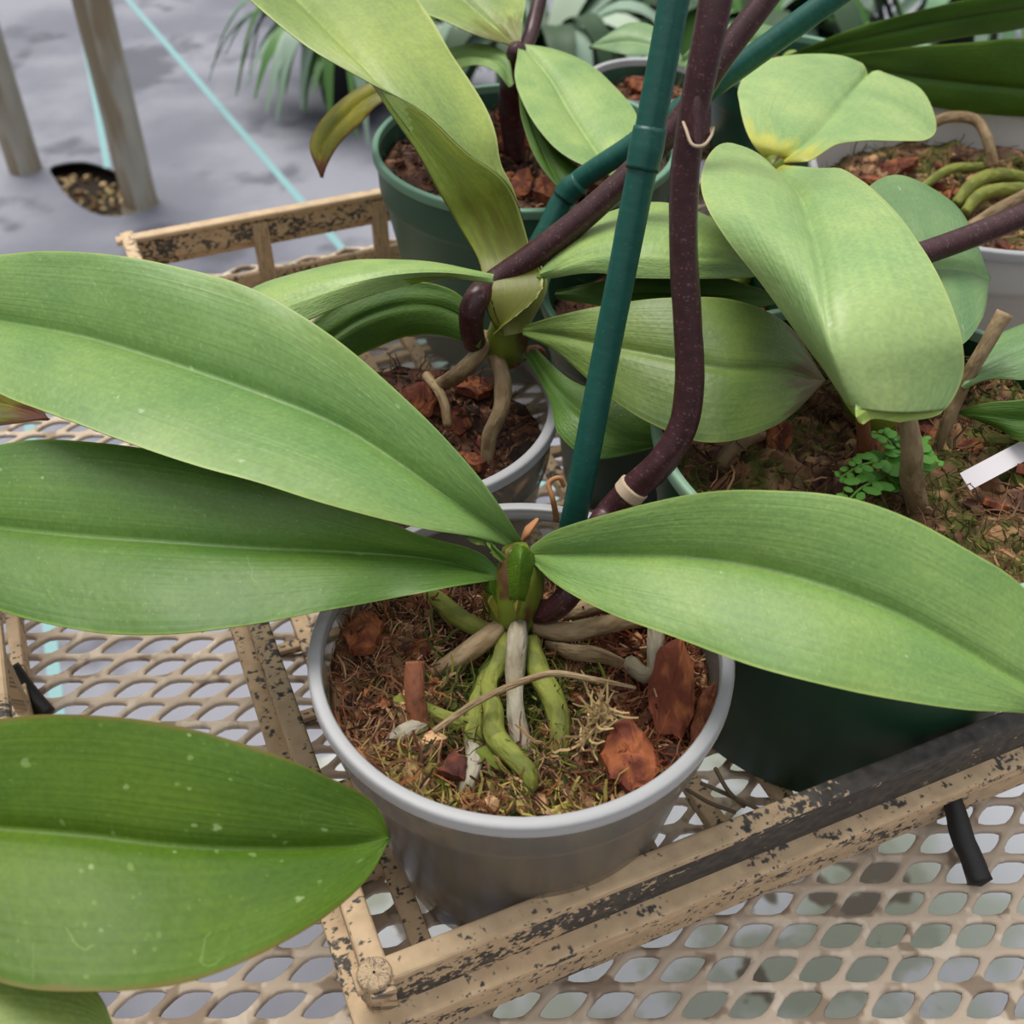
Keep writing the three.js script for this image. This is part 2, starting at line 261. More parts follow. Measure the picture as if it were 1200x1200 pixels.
// potting mix: displaced heap inside a pot, with bark pieces and fibres on top
function mixParts(root, at, inner, { H, level, seed, tone, fibres = 500, crumbs = 400, chips = 8, chipSize = 0.011, rough = 0.008, hfun, clear }) {
  const R = rng(seed), pos = [], col = [], uv = [], idx = [], rings = 26, n = 72, rTop = inner(level);
  const height = (x, z) => level + (hfun ? hfun(x, z) : 0) + (fbm(x * 110 + seed, z * 110, seed, 4) - 0.5) * rough;
  const put = (q) => { pos.push(q.x, q.y, q.z); const c = tone(q.x - at.x, q.z - at.z, R).multiplyScalar(0.75 + 0.5 * R()); col.push(c.r, c.g, c.b); uv.push(q.x * 20, q.z * 20); };
  for (let r = 0; r <= rings; r++) for (let i = 0; i < n; i++) { const a = i / n * 6.2832, rr = rTop * r / rings, x = Math.cos(a) * rr, z = Math.sin(a) * rr; put(V(at.x + x, at.y + Math.min(height(x, z), H - 0.002), at.z + z)); }
  for (const f of [0.75, 0.5, 0.25, 0.05]) for (let i = 0; i < n; i++) { const a = i / n * 6.2832, y = level * f, rr = inner(y) - 0.0004; put(V(at.x + Math.cos(a) * rr, at.y + y + 0.002, at.z + Math.sin(a) * rr)); }
  for (let r = 0; r < rings + 4; r++) for (let i = 0; i < n; i++) { const a = r * n + i, b = r * n + (i + 1) % n; idx.push(a, b, a + n, b, b + n, a + n); }
  const g = new THREE.BufferGeometry(); g.setAttribute('position', new THREE.Float32BufferAttribute(pos, 3)); g.setAttribute('color', new THREE.Float32BufferAttribute(col, 3)); g.setAttribute('uv', new THREE.Float32BufferAttribute(uv, 2)); g.setIndex(idx); g.computeVertexNormals();
  const soil = part(root, 'potting_mix', g, vtxBark);
  const spot = (k = 0.95) => { const a = R() * 6.2832, rr = rTop * Math.sqrt(R()) * k; const x = Math.cos(a) * rr, z = Math.sin(a) * rr; return [x, z, V(at.x + x, at.y + Math.min(height(x, z), H - 0.003), at.z + z)]; };
  const F = new Heap();
  for (let i = 0; i < fibres; i++) {
    const [x, z, q] = spot(0.97); const len = 0.004 + R() * 0.011; let d = V(R() - 0.5, (R() - 0.35) * 0.6, R() - 0.5).normalize(); const pts = [q.clone().add(V(0, R() * 0.0025, 0))];
    for (let k = 0; k < 4; k++) { d = d.clone().add(V((R() - 0.5) * 1.1, (R() - 0.5) * 0.7, (R() - 0.5) * 1.1)).normalize(); pts.push(pts[pts.length - 1].clone().addScaledVector(d, len / 4)); }
    for (const p of pts) { const rr = Math.hypot(p.x - at.x, p.z - at.z), lim = rTop * 0.985; if (rr > lim) { p.x = at.x + (p.x - at.x) * lim / rr; p.z = at.z + (p.z - at.z) * lim / rr; } }
    F.fibre(pts, 0.00018 + R() * R() * 0.0007, vary(tone(x, z, R), R, 0.35));
  }
  for (let i = 0; i < crumbs; i++) { const [x, z, q] = spot(0.93), s = 0.0008 + R() * R() * R() * 0.0062; F.chunk(q, s, s * 0.6, s * 1.3, R, vary(tone(x, z, R), R, 0.35), s > 0.003 ? 1 : 0); }
  const fm = part(soil, 'moss_fibres', F.geo(), vtx); fm.userData.kind = 'stuff';
  for (let i = 0; i < chips; i++) { const [, , q] = spot(0.78); part(soil, 'bark_chip', chip(R, q.add(V(0, 0.003, 0)), chipSize * (0.6 + R() * 0.7)), vtxBark); }
  return { soil, height: (x, z) => at.y + height(x - at.x, z - at.z) };
}
const brownTone = (x, z, R) => { const k = R(); return k < 0.45 ? C(72, 44, 32) : k < 0.72 ? C(104, 66, 44) : k < 0.84 ? C(164, 120, 84) : C(44, 28, 22); };
const mossyTone = (x, z, R) => { const k = R(), g = fbm(x * 60 + 7, z * 60, 3) > 0.5; return g && k < 0.6 ? C(88, 92, 36) : k < 0.5 ? C(78, 52, 38) : k < 0.8 ? C(116, 84, 58) : C(158, 122, 86); };

// ---------------------------------------------------------------- the setting: floor
const FLOOR = -0.6;
const fabric = mat({ map: texture(1024, 1024, (u, v) => {
  const n = pfbm(u, v, 5, 3, 6), m = pfbm(u + 0.31, v + 0.7, 9, 17, 5), w = ((Math.floor(u * 512) + Math.floor(v * 512)) % 2) * 5;
  let c = mixc([110, 113, 126], [142, 144, 156], smooth(0.3, 0.7, n)); c = mixc(c, [74, 76, 88], smooth(0.55, 0.75, m) * 0.75);
  return [c[0] + w, c[1] + w, c[2] + w];
}, { repeat: true }), roughness: 0.6 });
const hole = [[60, 195], [95, 189], [140, 203], [172, 222], [186, 240], [150, 252], [118, 252], [85, 235], [66, 212]].map(([x, y]) => P(x, y, FLOOR));
{
  const sh = new THREE.Shape(); [[-5, -4], [5, -4], [5, 6], [-5, 6]].forEach(([x, y], i) => (i ? sh.lineTo(x, y) : sh.moveTo(x, y)));
  const hp = new THREE.Path(); new THREE.CatmullRomCurve3(hole, true).getPoints(40).forEach((q, i) => (i ? hp.lineTo(q.x, -q.z) : hp.moveTo(q.x, -q.z))); sh.holes.push(hp);
  const g = new THREE.ExtrudeGeometry(sh, { depth: 0.004, bevelEnabled: false }).rotateX(-Math.PI / 2).translate(0, FLOOR - 0.004, 0);
  const uv = g.attributes.uv, p = g.attributes.position; for (let i = 0; i < uv.count; i++) uv.setXY(i, p.getX(i) / 1.3, p.getZ(i) / 1.3);
  const floor = structure('floor', g, fabric);
  const U = V(0.39, 0, 0.92).normalize(), stripe = mat({ hex: 0x84b0b4, roughness: 0.6 });
  const lay = (a, b, w) => { const d = b.clone().sub(a), l = d.length(); const s = new THREE.BoxGeometry(w, 0.0012, l).rotateY(Math.atan2(d.x, d.z)).translate((a.x + b.x) / 2, FLOOR + 0.0006, (a.z + b.z) / 2); const m = part(floor, 'fabric_stripe', s, stripe, 'pale turquoise marking thread in the ground fabric'); return m; };
  const a1 = P(150, 0, FLOOR), a2 = P(335, 215, FLOOR), da = a2.clone().sub(a1);
  lay(a1.clone().addScaledVector(da, -0.4), a2.clone().addScaledVector(da, 1.6), 0.016);
  lay(P(85, -20, FLOOR), P(105, 80, FLOOR), 0.014); lay(P(105, 80, FLOOR), P(126, 197, FLOOR), 0.014);
  lay(P(32, 470, FLOOR), P(70, 860, FLOOR), 0.016);
  // bare earth with gravel in the hole
  const pit = new THREE.CircleGeometry(0.5, 40).rotateX(-Math.PI / 2).translate(-0.85, FLOOR - 0.035, -1.88);
  structure('ground', pit, mat({ map: texture(256, 256, (u, v) => mixc([28, 24, 20], [70, 56, 40], fbm(u * 30, v * 30, 3)), {}), roughness: 1 }));
  const R = rng(77), G = new Heap(), inHole = (x, z) => { let c = false; for (let i = 0, j = hole.length - 1; i < hole.length; j = i++) { const a = hole[i], b = hole[j]; if ((a.z > z) !== (b.z > z) && x < (b.x - a.x) * (z - a.z) / (b.z - a.z) + a.x) c = !c; } return c; };
  for (let i = 0; i < 1500; i++) { const x = -1 + R() * 0.3, z = -2.02 + R() * 0.3, near = z > -1.815 || x < -0.945; if (!inHole(x, z) || (!near && R() < 0.8)) continue; const s = 0.003 + R() * 0.005; G.chunk(V(x, FLOOR - 0.03, z), s, s, s, R, vary(R() < 0.5 ? C(184, 164, 122) : C(112, 88, 58), R, 0.35)); }
  const gm = part(scene.getObjectByName('ground'), 'gravel', G.geo(), vtx); gm.userData.kind = 'stuff';
}
// ---------------------------------------------------------------- bench: expanded metal top on a frame
const TU = V(0.921, 0, -0.39).normalize(), TV = V(0.39, 0, 0.921).normalize(), FL = V(-0.0505, 0, 0.0935);      // tray directions and its corner
const T = (u, v, y = 0) => FL.clone().addScaledVector(TU, u).addScaledVector(TV, v).setY(y);
const meshMat = mat({ map: texture(512, 512, (u, v) => { const n = pfbm(u, v, 8, 3, 5), m = pfbm(u, v, 24, 9, 3); let c = mixc([184, 166, 146], [214, 198, 178], n); c = mixc(c, [128, 110, 92], smooth(0.58, 0.72, m) * 0.7); return mixc(c, [226, 214, 196], smooth(0.62, 0.72, pfbm(u, v, 40, 21, 2)) * 0.6); }, { repeat: true }), roughness: 0.75 });
const bench = thing('bench', T(-0.2, -0.1, FLOOR), 'metal greenhouse bench with a dusty tan expanded-mesh top', 'bench');
{
  const s = 0.0182, ax = s, bx = -0.0112, bz = 0.0140, pos = [], uv = [], idx = [], K = 16;
  const vMin = -0.60, vMax = 0.34, uMin = -0.62, uMax = 0.66;
  for (let j = -70; j <= 60; j++) for (let i = -130; i <= 130; i++) {
    const cx = i * ax + j * bx, cz = j * bz, q = V(cx, 0, cz).sub(FL), u = q.dot(TU), v = q.dot(TV);
    if (u < uMin || u > uMax || v < vMin || v > vMax) continue;
    const b0 = pos.length / 3;
    for (let k = 0; k < K; k++) {
      const a = k / K * Math.PI * 2, cs = Math.cos(a), sn = Math.sin(a), m = Math.max(Math.abs(cs), Math.abs(sn)), oa = cs / m, ob = sn / m;       // on the rhombus, then on its rounded hole
      const e = Math.pow(Math.abs(cs) ** 4 + Math.abs(sn) ** 4, -1 / 4), ha = cs * e, hb = sn * e;
      const w = (A, B, f, y) => { pos.push(cx + (A * ax * f + B * bx * f) / 2, y, cz + B * bz * f / 2); uv.push(pos[pos.length - 3] * 4, pos[pos.length - 1] * 4 + y * 4); };
      w(oa, ob, 1, 0); w(ha, hb, 0.85, -0.0001); w(ha, hb, 0.77, -0.001); w(ha, hb, 0.77, -0.0026); w(oa, ob, 1, -0.0032);
    }
    for (let k = 0; k < K; k++) { const a = b0 + k * 5, b = b0 + ((k + 1) % K) * 5; for (let r = 0; r < 4; r++) idx.push(a + r, b + r, a + r + 1, b + r, b + r + 1, a + r + 1); }
  }
  const g = new THREE.BufferGeometry(); g.setAttribute('position', new THREE.Float32BufferAttribute(pos, 3)); g.setAttribute('uv', new THREE.Float32BufferAttribute(uv, 2)); g.setIndex(idx); g.computeVertexNormals();
  part(bench, 'mesh_top', g, meshMat, 'tan dusty expanded metal mesh');
  const ang = Math.atan2(-TU.z, TU.x), bar = (u0, u1, v0, v1, y0, y1) => { const c = T((u0 + u1) / 2, (v0 + v1) / 2, (y0 + y1) / 2); return new THREE.BoxGeometry(u1 - u0, y1 - y0, v1 - v0).rotateY(ang).translate(c.x, c.y, c.z); };
  const steel = mat({ hex: 0x8d8a84, roughness: 0.5, metalness: 0.3 });
  part(bench, 'frame_rail', bar(-0.62, 0.66, -0.605, -0.575, -0.036, -0.0035), steel); part(bench, 'frame_rail', bar(-0.62, 0.66, 0.325, 0.355, -0.036, -0.0035), steel);
  part(bench, 'frame_rail', bar(-0.62, -0.59, -0.575, 0.325, -0.036, -0.0035), steel); part(bench, 'frame_rail', bar(0.63, 0.66, -0.575, 0.325, -0.036, -0.0035), steel);
  for (const [u, v] of [[-0.605, -0.59], [0.645, -0.59], [-0.605, 0.34], [0.645, 0.34]]) part(bench, 'leg', bar(u - 0.015, u + 0.015, v - 0.015, v + 0.015, FLOOR, -0.036), steel);
}
// ---------------------------------------------------------------- trays
function wornTexture(seed, bare, len = 1) {                         // tan dried dirt and paint over black plastic; bare(u) is the share that has worn off
  return texture(2048, 128, (u, v) => {
    const n = fbm(u * 46 * len, v * 6, seed, 3), f = fbm(u * 260 * len, v * 34, seed + 5, 4), g = noise(u * 700 * len, v * 60, seed + 3);
    const k = smooth(-0.035, 0.035, n * 0.34 + f * 0.5 + g * 0.16 - 0.24 - 0.5 * bare(u));
    const tan = mixc([186, 160, 128], [222, 196, 160], fbm(u * 120 * len, v * 14, seed + 2)), blk = mixc([54, 52, 51], [104, 98, 92], fbm(u * 160 * len, v * 20, seed + 8));
    return mixc(blk, tan, k);
  }, { repeat: true });
}
const WM = {
  front: mat({ map: wornTexture(3, (u) => 0.2 + 0.8 * smooth(0.2, 0.34, u)), roughness: 0.75 }),
  frontFace: mat({ map: wornTexture(5, (u) => 0.5 + 0.5 * smooth(0.08, 0.25, u)), roughness: 0.75 }),
  ledge: mat({ map: wornTexture(7, () => 0.3), roughness: 0.75 }),
  side: mat({ map: wornTexture(9, () => 0.34), roughness: 0.75 }),
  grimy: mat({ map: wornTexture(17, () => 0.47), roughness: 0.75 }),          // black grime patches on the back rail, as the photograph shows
  clean: mat({ map: wornTexture(15, () => 0.12), roughness: 0.75 }),
};
// a rail with rounded long edges from a to b; its cross-section is w wide (across) and h high, its top at y
function railGeo(a, b, w, y0, y1, r = 0.0012) {
  const d = b.clone().sub(a).setY(0), l = d.length(), sh = new THREE.Shape(), x = w / 2, h = y1 - y0; r = Math.min(r, x * 0.9, h * 0.45);
  sh.moveTo(-x + r, 0); sh.lineTo(x - r, 0); sh.quadraticCurveTo(x, 0, x, r); sh.lineTo(x, h - r); sh.quadraticCurveTo(x, h, x - r, h); sh.lineTo(-x + r, h); sh.quadraticCurveTo(-x, h, -x, h - r); sh.lineTo(-x, r); sh.quadraticCurveTo(-x, 0, -x + r, 0);
  const g = new THREE.ExtrudeGeometry(sh, { depth: l, bevelEnabled: false, curveSegments: 3 }), p = g.attributes.position, uv = g.attributes.uv;
  for (let i = 0; i < p.count; i++) uv.setXY(i, p.getZ(i) / l, (p.getX(i) + p.getY(i) * 1.3) * 14);
  return g.rotateY(Math.atan2(d.x, d.z)).translate(a.x, y0, a.z);
}
const TH = 0.065, LV = -0.559, WU = 0.62;
const tray = thing('plant_tray', T(0.3, -0.28, 0), 'shallow slatted plastic tray, black under worn tan dirt, holding the potted orchids', 'tray');
{
  const corner = [[0, 0], [WU, 0], [WU, LV], [0, LV]], side = ['front', 'right', 'back', 'left'];
  for (let k = 0; k < 4; k++) {
    const [u0, v0] = corner[k], [u1, v1] = corner[(k + 1) % 4], a = T(u0, v0), b = T(u1, v1), d = b.clone().sub(a).normalize(), inw = V(d.z, 0, -d.x);
    const off = (q, s) => q.clone().addScaledVector(inw, s), f = k === 0;
    part(tray, 'rim', railGeo(off(a, 0.004).addScaledVector(d, -0.004), off(b, 0.004).addScaledVector(d, 0.004), 0.009, TH - 0.004, TH, 0.0018), f ? WM.front : k === 2 ? WM.clean : WM.side);
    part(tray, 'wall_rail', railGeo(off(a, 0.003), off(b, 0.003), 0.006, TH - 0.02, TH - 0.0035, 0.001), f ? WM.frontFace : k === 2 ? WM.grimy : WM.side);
    part(tray, 'ledge', railGeo(off(a, -0.0025).addScaledVector(d, -0.003), off(b, -0.0025).addScaledVector(d, 0.003), 0.010, TH - 0.0265, TH - 0.0195, 0.0016), WM.ledge);
    part(tray, 'wall_rail', railGeo(off(a, 0.004), off(b, 0.004), 0.005, 0.006, 0.02, 0.001), k === 2 ? WM.ledge : WM.side);
    const len = a.distanceTo(b), np = Math.round(len / 0.085);
    for (let i = 0; i <= np; i++) { const c = off(a, 0.0055).addScaledVector(d, len * i / np * 0.985 + 0.004), h = 0.0055; part(tray, 'wall_post', railGeo(c.clone().addScaledVector(d, -h), c.clone().addScaledVector(d, h), 0.006, 0.002, TH - 0.006, 0.001), WM.side); }
    // corner peg
    if (k) continue;
    const peg = lathe([[0.0005, TH - 0.01], [0.006, TH - 0.01], [0.006, TH + 0.001], [0.005, TH + 0.002], [0.0005, TH + 0.0022]], V(a.x + TU.x * (u0 ? -0.002 : 0.003) - TV.x * 0.003, 0, a.z + TU.z * (u0 ? -0.002 : 0.003) - TV.z * 0.003), 20);
    part(tray, 'corner_peg', peg, WM.side);
  }
  for (let u = 0.028; u < WU - 0.01; u += 0.034) part(tray, 'floor_rib', railGeo(T(u, -0.006), T(u, LV + 0.006), 0.0085, 0.0006, 0.0075, 0.0012), WM.side);
  for (let v = -0.03; v > LV + 0.01; v -= 0.045) part(tray, 'floor_rib', railGeo(T(0.006, v), T(WU - 0.006, v), 0.006, 0.0006, 0.0055, 0.0012), WM.side);
  part(tray, 'foot', tubeGeo([P(1112, 925, 0.022), P(1128, 980, 0.012), P(1148, 1034, 0.004)], [0.0035, 0.0045, 0.0048], { sides: 10, wob: 0.6, seed: 4 }), blackPlastic, 'black foot bar');
}
const BASE = 0.0076;                                                // top of the tray's ribs
{
  const c0 = P(8, 790, TH), u0 = c0.clone().sub(FL).dot(TU) - 0.006, t2 = thing('plant_tray', T(u0 - 0.15, -0.1, 0), 'second tan-dusted plastic tray beside the large orchid tray, with a smooth pale rim', 'tray');
  const q = (du, v) => T(u0 + du, v), W = -0.27, v1 = 0.22, v0 = -0.30;
  const sides = [[q(0, v0), q(0, v1)], [q(0, v1), q(W, v1)], [q(W, v1), q(W, v0)], [q(W, v0), q(0, v0)]];
  for (const [a, b] of sides) { part(t2, 'rim', railGeo(a, b, 0.011, TH - 0.008, TH, 0.003), WM.ledge); part(t2, 'wall_rail', railGeo(a, b, 0.006, 0.001, 0.016, 0.001), WM.side); const n = 6; for (let i = 0; i <= n; i++) { const c = a.clone().lerp(b, i / n), d = b.clone().sub(a).normalize().multiplyScalar(0.005); part(t2, 'wall_post', railGeo(c.clone().sub(d), c.clone().add(d), 0.005, 0.001, TH - 0.006, 0.001), WM.side); } }
  for (let i = 1; i < 8; i++) part(t2, 'floor_rib', railGeo(q(W * i / 8, v0 + 0.004), q(W * i / 8, v1 - 0.004), 0.008, 0.0006, 0.0075), WM.side);
  part(t2, 'foot', tubeGeo([P(12, 782, 0.02), P(34, 812, 0.01), P(56, 838, 0.004)], 0.0042, { sides: 8 }), blackPlastic, 'black foot bar');
}
// ---------------------------------------------------------------- potted orchids
function addLeaf(root, st, m, o = {}) { if (o.far) st = st.map((q, i) => q[1] && q[1].length === 3 ? [q[0], [q[1][0], q[1][1], q[1][2] + o.far * Math.sin(Math.PI * i / (st.length - 1))], q[2]] : q); return part(root, 'leaf', leafGeo(st, o), m); }
function addRoot(root, pts, w, m, how = P, o = {}) {                // w: width in metres
  return part(root, 'root', tubeGeo(pts.map((q) => how(...q)), w.map((x) => x * 0.55), { wob: 0.35, seed: Math.round(pts[0][0]), sides: 10, ...o }), m);
}
{ // the orchid in the clear pot
  const at = V(0, BASE, 0), o = thing('potted_orchid', at, 'orchid with three broad green leaves in the clear pot at the tray corner', 'potted plant');
  const H = 0.13 - BASE, { inner } = potParts(o, at, { R: 0.075, rb: 0.052, H, body: clearPot, rim: clearRim, lip: 0.0034, band: 0.026 });
  const tone = (x, z, R) => {
    const k = R(), mossy = Math.exp(-(((x + 0.004) / 0.026) ** 2 + ((z - 0.012) / 0.034) ** 2)), n = fbm(x * 120 + 3, z * 120, 4);
    if (k < mossy * 0.95 * (n + 0.45)) return [C(92, 104, 30), C(70, 84, 24), C(120, 128, 48), C(52, 60, 20)][Math.floor(R() * 4)];
    if (x > 0.03 && R() < 0.6) return [C(112, 52, 28), C(140, 76, 40), C(84, 40, 24)][Math.floor(R() * 3)];
    if (z > 0.04 && R() < 0.35) return C(168, 152, 84);
    return [C(128, 92, 66), C(168, 128, 92), C(104, 68, 46), C(186, 150, 112), C(70, 46, 34), C(146, 92, 56)][Math.floor(R() * 6)];
  };
  const hf = (x, z) => (z < -0.02 ? (z + 0.02) * 0.5 : 0) + (x < -0.03 ? 0.004 : 0) + (z > 0.035 ? 0.003 : 0);
  const { soil } = mixParts(o, at, inner, { H, level: 0.103, seed: 5, tone, fibres: 6500, crumbs: 1500, chips: 9, chipSize: 0.007, rough: 0.02, hfun: hf });
  // large bark pieces against the right side of the pot
  const px = (l, h) => l.map(([x, y, d = 0]) => P(x, y, h + d));
  part(soil, 'bark_chip', barkGeo(px([[762, 790, 0], [775, 755, 0.006], [800, 748, 0.008], [812, 775, 0.004], [816, 830, -0.002], [800, 868, -0.006], [770, 862, -0.004], [758, 830, 0]], 0.122), 0.007, 3, C(108, 50, 28), C(158, 92, 52)), vtxBark, 'large red-brown bark piece');
  part(soil, 'bark_chip', barkGeo(px([[703, 885, 0], [716, 850, 0.004], [735, 838, 0.005], [752, 862, 0.004], [772, 890, 0], [768, 915, -0.002], [738, 928, -0.003], [715, 915, -0.002]], 0.12), 0.007, 8, C(100, 44, 26), C(150, 84, 46)), vtxBark, 'red-brown bark piece with pale cracks');
  part(soil, 'bark_chip', barkGeo(px([[808, 860, 0], [820, 815, 0], [838, 800, 0], [838, 840, 0], [815, 880, 0]], 0.118), 0.006, 12, C(110, 58, 32), C(150, 92, 54)), vtxBark);
  part(soil, 'bark_chip', barkGeo(px([[400, 740, 0], [425, 715, 0], [450, 730, 0], [440, 760, 0], [410, 765, 0]], 0.12), 0.006, 14, C(120, 62, 36), C(160, 96, 56)), vtxBark);
  part(soil, 'bark_chip', barkGeo(px([[512, 905, 0], [530, 880, 0], [548, 890, 0], [545, 915, 0]], 0.118), 0.005, 15, C(72, 30, 22), C(110, 56, 36)), vtxBark);
  part(soil, 'bark_stick', tubeGeo([P(486, 775, 0.134), P(487, 815, 0.127), P(491, 858, 0.117)], [0.0032, 0.0036, 0.0036], { wob: 0.5, seed: 3, flat: 0.7 }), RM.brown, 'red-brown upright splinter of bark');
  part(soil, 'twig', tubeGeo([P(508, 857, 0.124), P(560, 822, 0.131), P(622, 795, 0.136), P(650, 789, 0.137), P(690, 795, 0.136), P(745, 806, 0.131)], [0.0012, 0.0011, 0.0011, 0.0012, 0.001, 0.0006], { seg: 60, wob: 0.3 }), RM.tan, 'thin dry tan stalk lying across the roots');
  { const R = rng(31), F = new Heap(), c0 = P(690, 870, 0.124); for (let i = 0; i < 46; i++) { const t = R(), q = c0.clone().lerp(P(705, 830, 0.132), t).add(V((R() - 0.5) * 0.008, (R() - 0.5) * 0.006, (R() - 0.5) * 0.008)); let d = V(R() - 0.5, R() - 0.3, R() - 0.5).normalize(); const pts = [q]; for (let k = 0; k < 4; k++) { d = d.clone().add(V(R() - 0.5, R() - 0.5, R() - 0.5)).normalize(); pts.push(pts[k].clone().addScaledVector(d, 0.0026)); } F.fibre(pts, 0.00048, vary(C(182, 158, 112), R, 0.25)); }
    const m = part(soil, 'dry_moss_tuft', F.geo(), vtx, 'straw-coloured tuft of dry moss'); m.userData.kind = 'stuff'; }
  // stem and crown
  part(o, 'stem', tubeGeo([P(606, 742, 0.112), P(602, 718, 0.124), P(606, 690, 0.136), P(606, 660, 0.146), P(604, 640, 0.152)], [0.0062, 0.0085, 0.0092, 0.0082, 0.0045], { sides: 20, wob: 0.15, seg: 30 }), crownMat);
  const sh1 = leafGeo([[[606, 726, 0.124], [590, 722, 0.122], [620, 726, 0.122]], [[606, 708, 0.138], [577, 700, 0.128], [634, 706, 0.128]], [[608, 680, 0.149], [580, 675, 0.136], [638, 680, 0.136]], [[610, 655, 0.156], [588, 652, 0.147], [630, 655, 0.146]], [[611, 640, 0.157], [604, 638, 0.154], [618, 642, 0.154]]], { bulge: 0.16, thick: 0.002, rows: 24, groove: 0, wave: 0 });
  part(o, 'leaf_sheath', sh1, LM.olive, 'clasping green leaf base');
  part(o, 'leaf_sheath', leafGeo([[[598, 738, 0.114], [588, 738, 0.112], [608, 740, 0.112]], [[588, 718, 0.13], [572, 712, 0.122], [604, 724, 0.124]], [[576, 694, 0.14], [566, 688, 0.134], [592, 700, 0.134]], [[574, 680, 0.144], [570, 676, 0.142], [582, 680, 0.142]]], { bulge: 0.12, thick: 0.002, rows: 20, groove: 0, wave: 0 }), LM.olive);
  part(o, 'leaf_sheath', leafGeo([[[600, 660, 0.15], [585, 655, 0.149], [606, 664, 0.146]], [[580, 640, 0.154], [570, 632, 0.156], [592, 655, 0.148]], [[560, 630, 0.157], [553, 626, 0.158], [572, 640, 0.153]], [[548, 624, 0.158]]], { bulge: 0.12, thick: 0.0015, rows: 16, half: 6 }), LM.deep);
  // the three leaves
  addLeaf(o, [
    [[606, 640, .149], [613, 636, .150], [599, 643, .149]], [[575, 616, .158], [592, 602, .163], [558, 630, .159]], [[530, 586, .166], [553, 549, .174], [495, 619, .167]], [[470, 543, .173], [490, 481, .184], [410, 598, .175]], [[400, 499, .178], [405, 407, .192], [310, 569, .181]],
    [[310, 462, .182], [305, 342, .199], [215, 541, .185]], [[200, 424, .184], [200, 310, .201], [120, 508, .187]], [[100, 394, .184], [100, 296, .200], [50, 481, .187]], [[0, 375, .182], [0, 297, .196], [-20, 452, .184]], [[-80, 362, .178], [-75, 315, .185], [-85, 410, .179]], [[-132, 357, .174]]], LM.fresh, { bulge: 0.08, seed: 2, far: 0.008 });
  addLeaf(o, [
    [[584, 674, .143], [586, 666, .144], [582, 680, .142]], [[545, 662, .145], [556, 646, .149], [530, 688, .148]], [[480, 652, .151], [490, 626, .159], [450, 703, .148]], [[400, 646, .154], [400, 588, .165], [380, 716, .151]], [[300, 641, .156], [300, 552, .168], [290, 732, .152]],
    [[200, 634, .156], [200, 530, .168], [200, 742, .152]], [[100, 627, .154], [100, 517, .165], [105, 739, .150]], [[0, 617, .151], [0, 520, .160], [10, 719, .147]], [[-80, 606, .146], [-75, 545, .152], [-75, 680, .147]], [[-130, 600, .147]]], LM.deep, { bulge: 0.07, seed: 5, far: 0.006 });
  addLeaf(o, [
    [[620, 650, .148], [620, 640, .150], [622, 658, .147]], [[655, 649, .156], [650, 621, .162], [655, 687, .153]], [[720, 649, .163], [720, 600, .173], [715, 719, .158]], [[800, 651, .169], [805, 581, .181], [800, 750, .163]], [[880, 662, .173], [890, 574, .187], [885, 781, .166]], [[960, 683, .175], [985, 581, .189], [970, 803, .167]],
    [[1040, 713, .174], [1070, 609, .187], [1050, 820, .165]], [[1110, 749, .171], [1140, 648, .182], [1130, 832, .162]], [[1190, 795, .165], [1200, 690, .174], [1200, 836, .157]], [[1250, 830, .158], [1258, 765, .164], [1250, 845, .152]], [[1288, 850, .152]]], LM.green, { bulge: 0.07, seed: 9, far: 0.008 });
  // roots
  addRoot(o, [[608, 728, .126], [606, 752, .128], [603, 790, .124], [606, 845, .119], [612, 868, .117], [626, 895, .112]], [.0055, .0068, .0062, .0058, .0062, .0045], RM.grey);
  addRoot(o, [[592, 745, .120], [588, 772, .121], [574, 800, .119], [578, 835, .121], [580, 862, .122], [604, 890, .122], [620, 910, .12], [616, 930, .115]], [.006, .007, .006, .0062, .0064, .0068, .006, .005], RM.green);
  addRoot(o, [[622, 750, .120], [630, 785, .121], [648, 818, .121], [656, 850, .118], [656, 888, .113]], [.006, .007, .0074, .0072, .006], RM.green);
  addRoot(o, [[586, 735, .123], [556, 758, .123], [528, 778, .118], [505, 790, .112]], [.0062, .0072, .0072, .006], RM.tan);
  addRoot(o, [[574, 742, .12], [545, 728, .121], [515, 706, .117], [495, 690, .112]], [.006, .007, .007, .006], RM.green);
  addRoot(o, [[626, 735, .12], [665, 740, .122], [705, 734, .123], [740, 726, .122], [775, 728, .117]], [.006, .0072, .0066, .0066, .005], RM.tan);
  addRoot(o, [[640, 755, .115], [670, 765, .119], [700, 768, .12], [728, 778, .117], [745, 790, .112]], [.004, .007, .0075, .005, .003], RM.tan, P, { flat: 0.35 });
  addRoot(o, [[768, 728, .128], [768, 760, .126], [767, 785, .121], [758, 792, .119], [742, 780, .118], [738, 775, .113]], [.0055, .0056, .0056, .0056, .006, .004], RM.grey);
  addRoot(o, [[455, 872, .115], [475, 858, .12], [497, 848, .119]], [.004, .0058, .005], RM.grey);
  addRoot(o, [[455, 826, .115], [475, 822, .119], [500, 832, .119], [530, 845, .116], [560, 850, .113]], [.004, .0052, .005, .006, .005], RM.green);
  addRoot(o, [[590, 760, .116], [572, 790, .116], [556, 840, .114], [560, 890, .115], [575, 905, .11]], [.004, .006, .006, .0065, .004], RM.green);
  addRoot(o, [[552, 868, .116], [556, 892, .117], [548, 920, .115], [543, 935, .108]], [.004, .0055, .0055, .004], RM.grey);
  addRoot(o, [[650, 720, .118], [690, 712, .118], [735, 700, .114]], [.006, .007, .006], RM.tan);
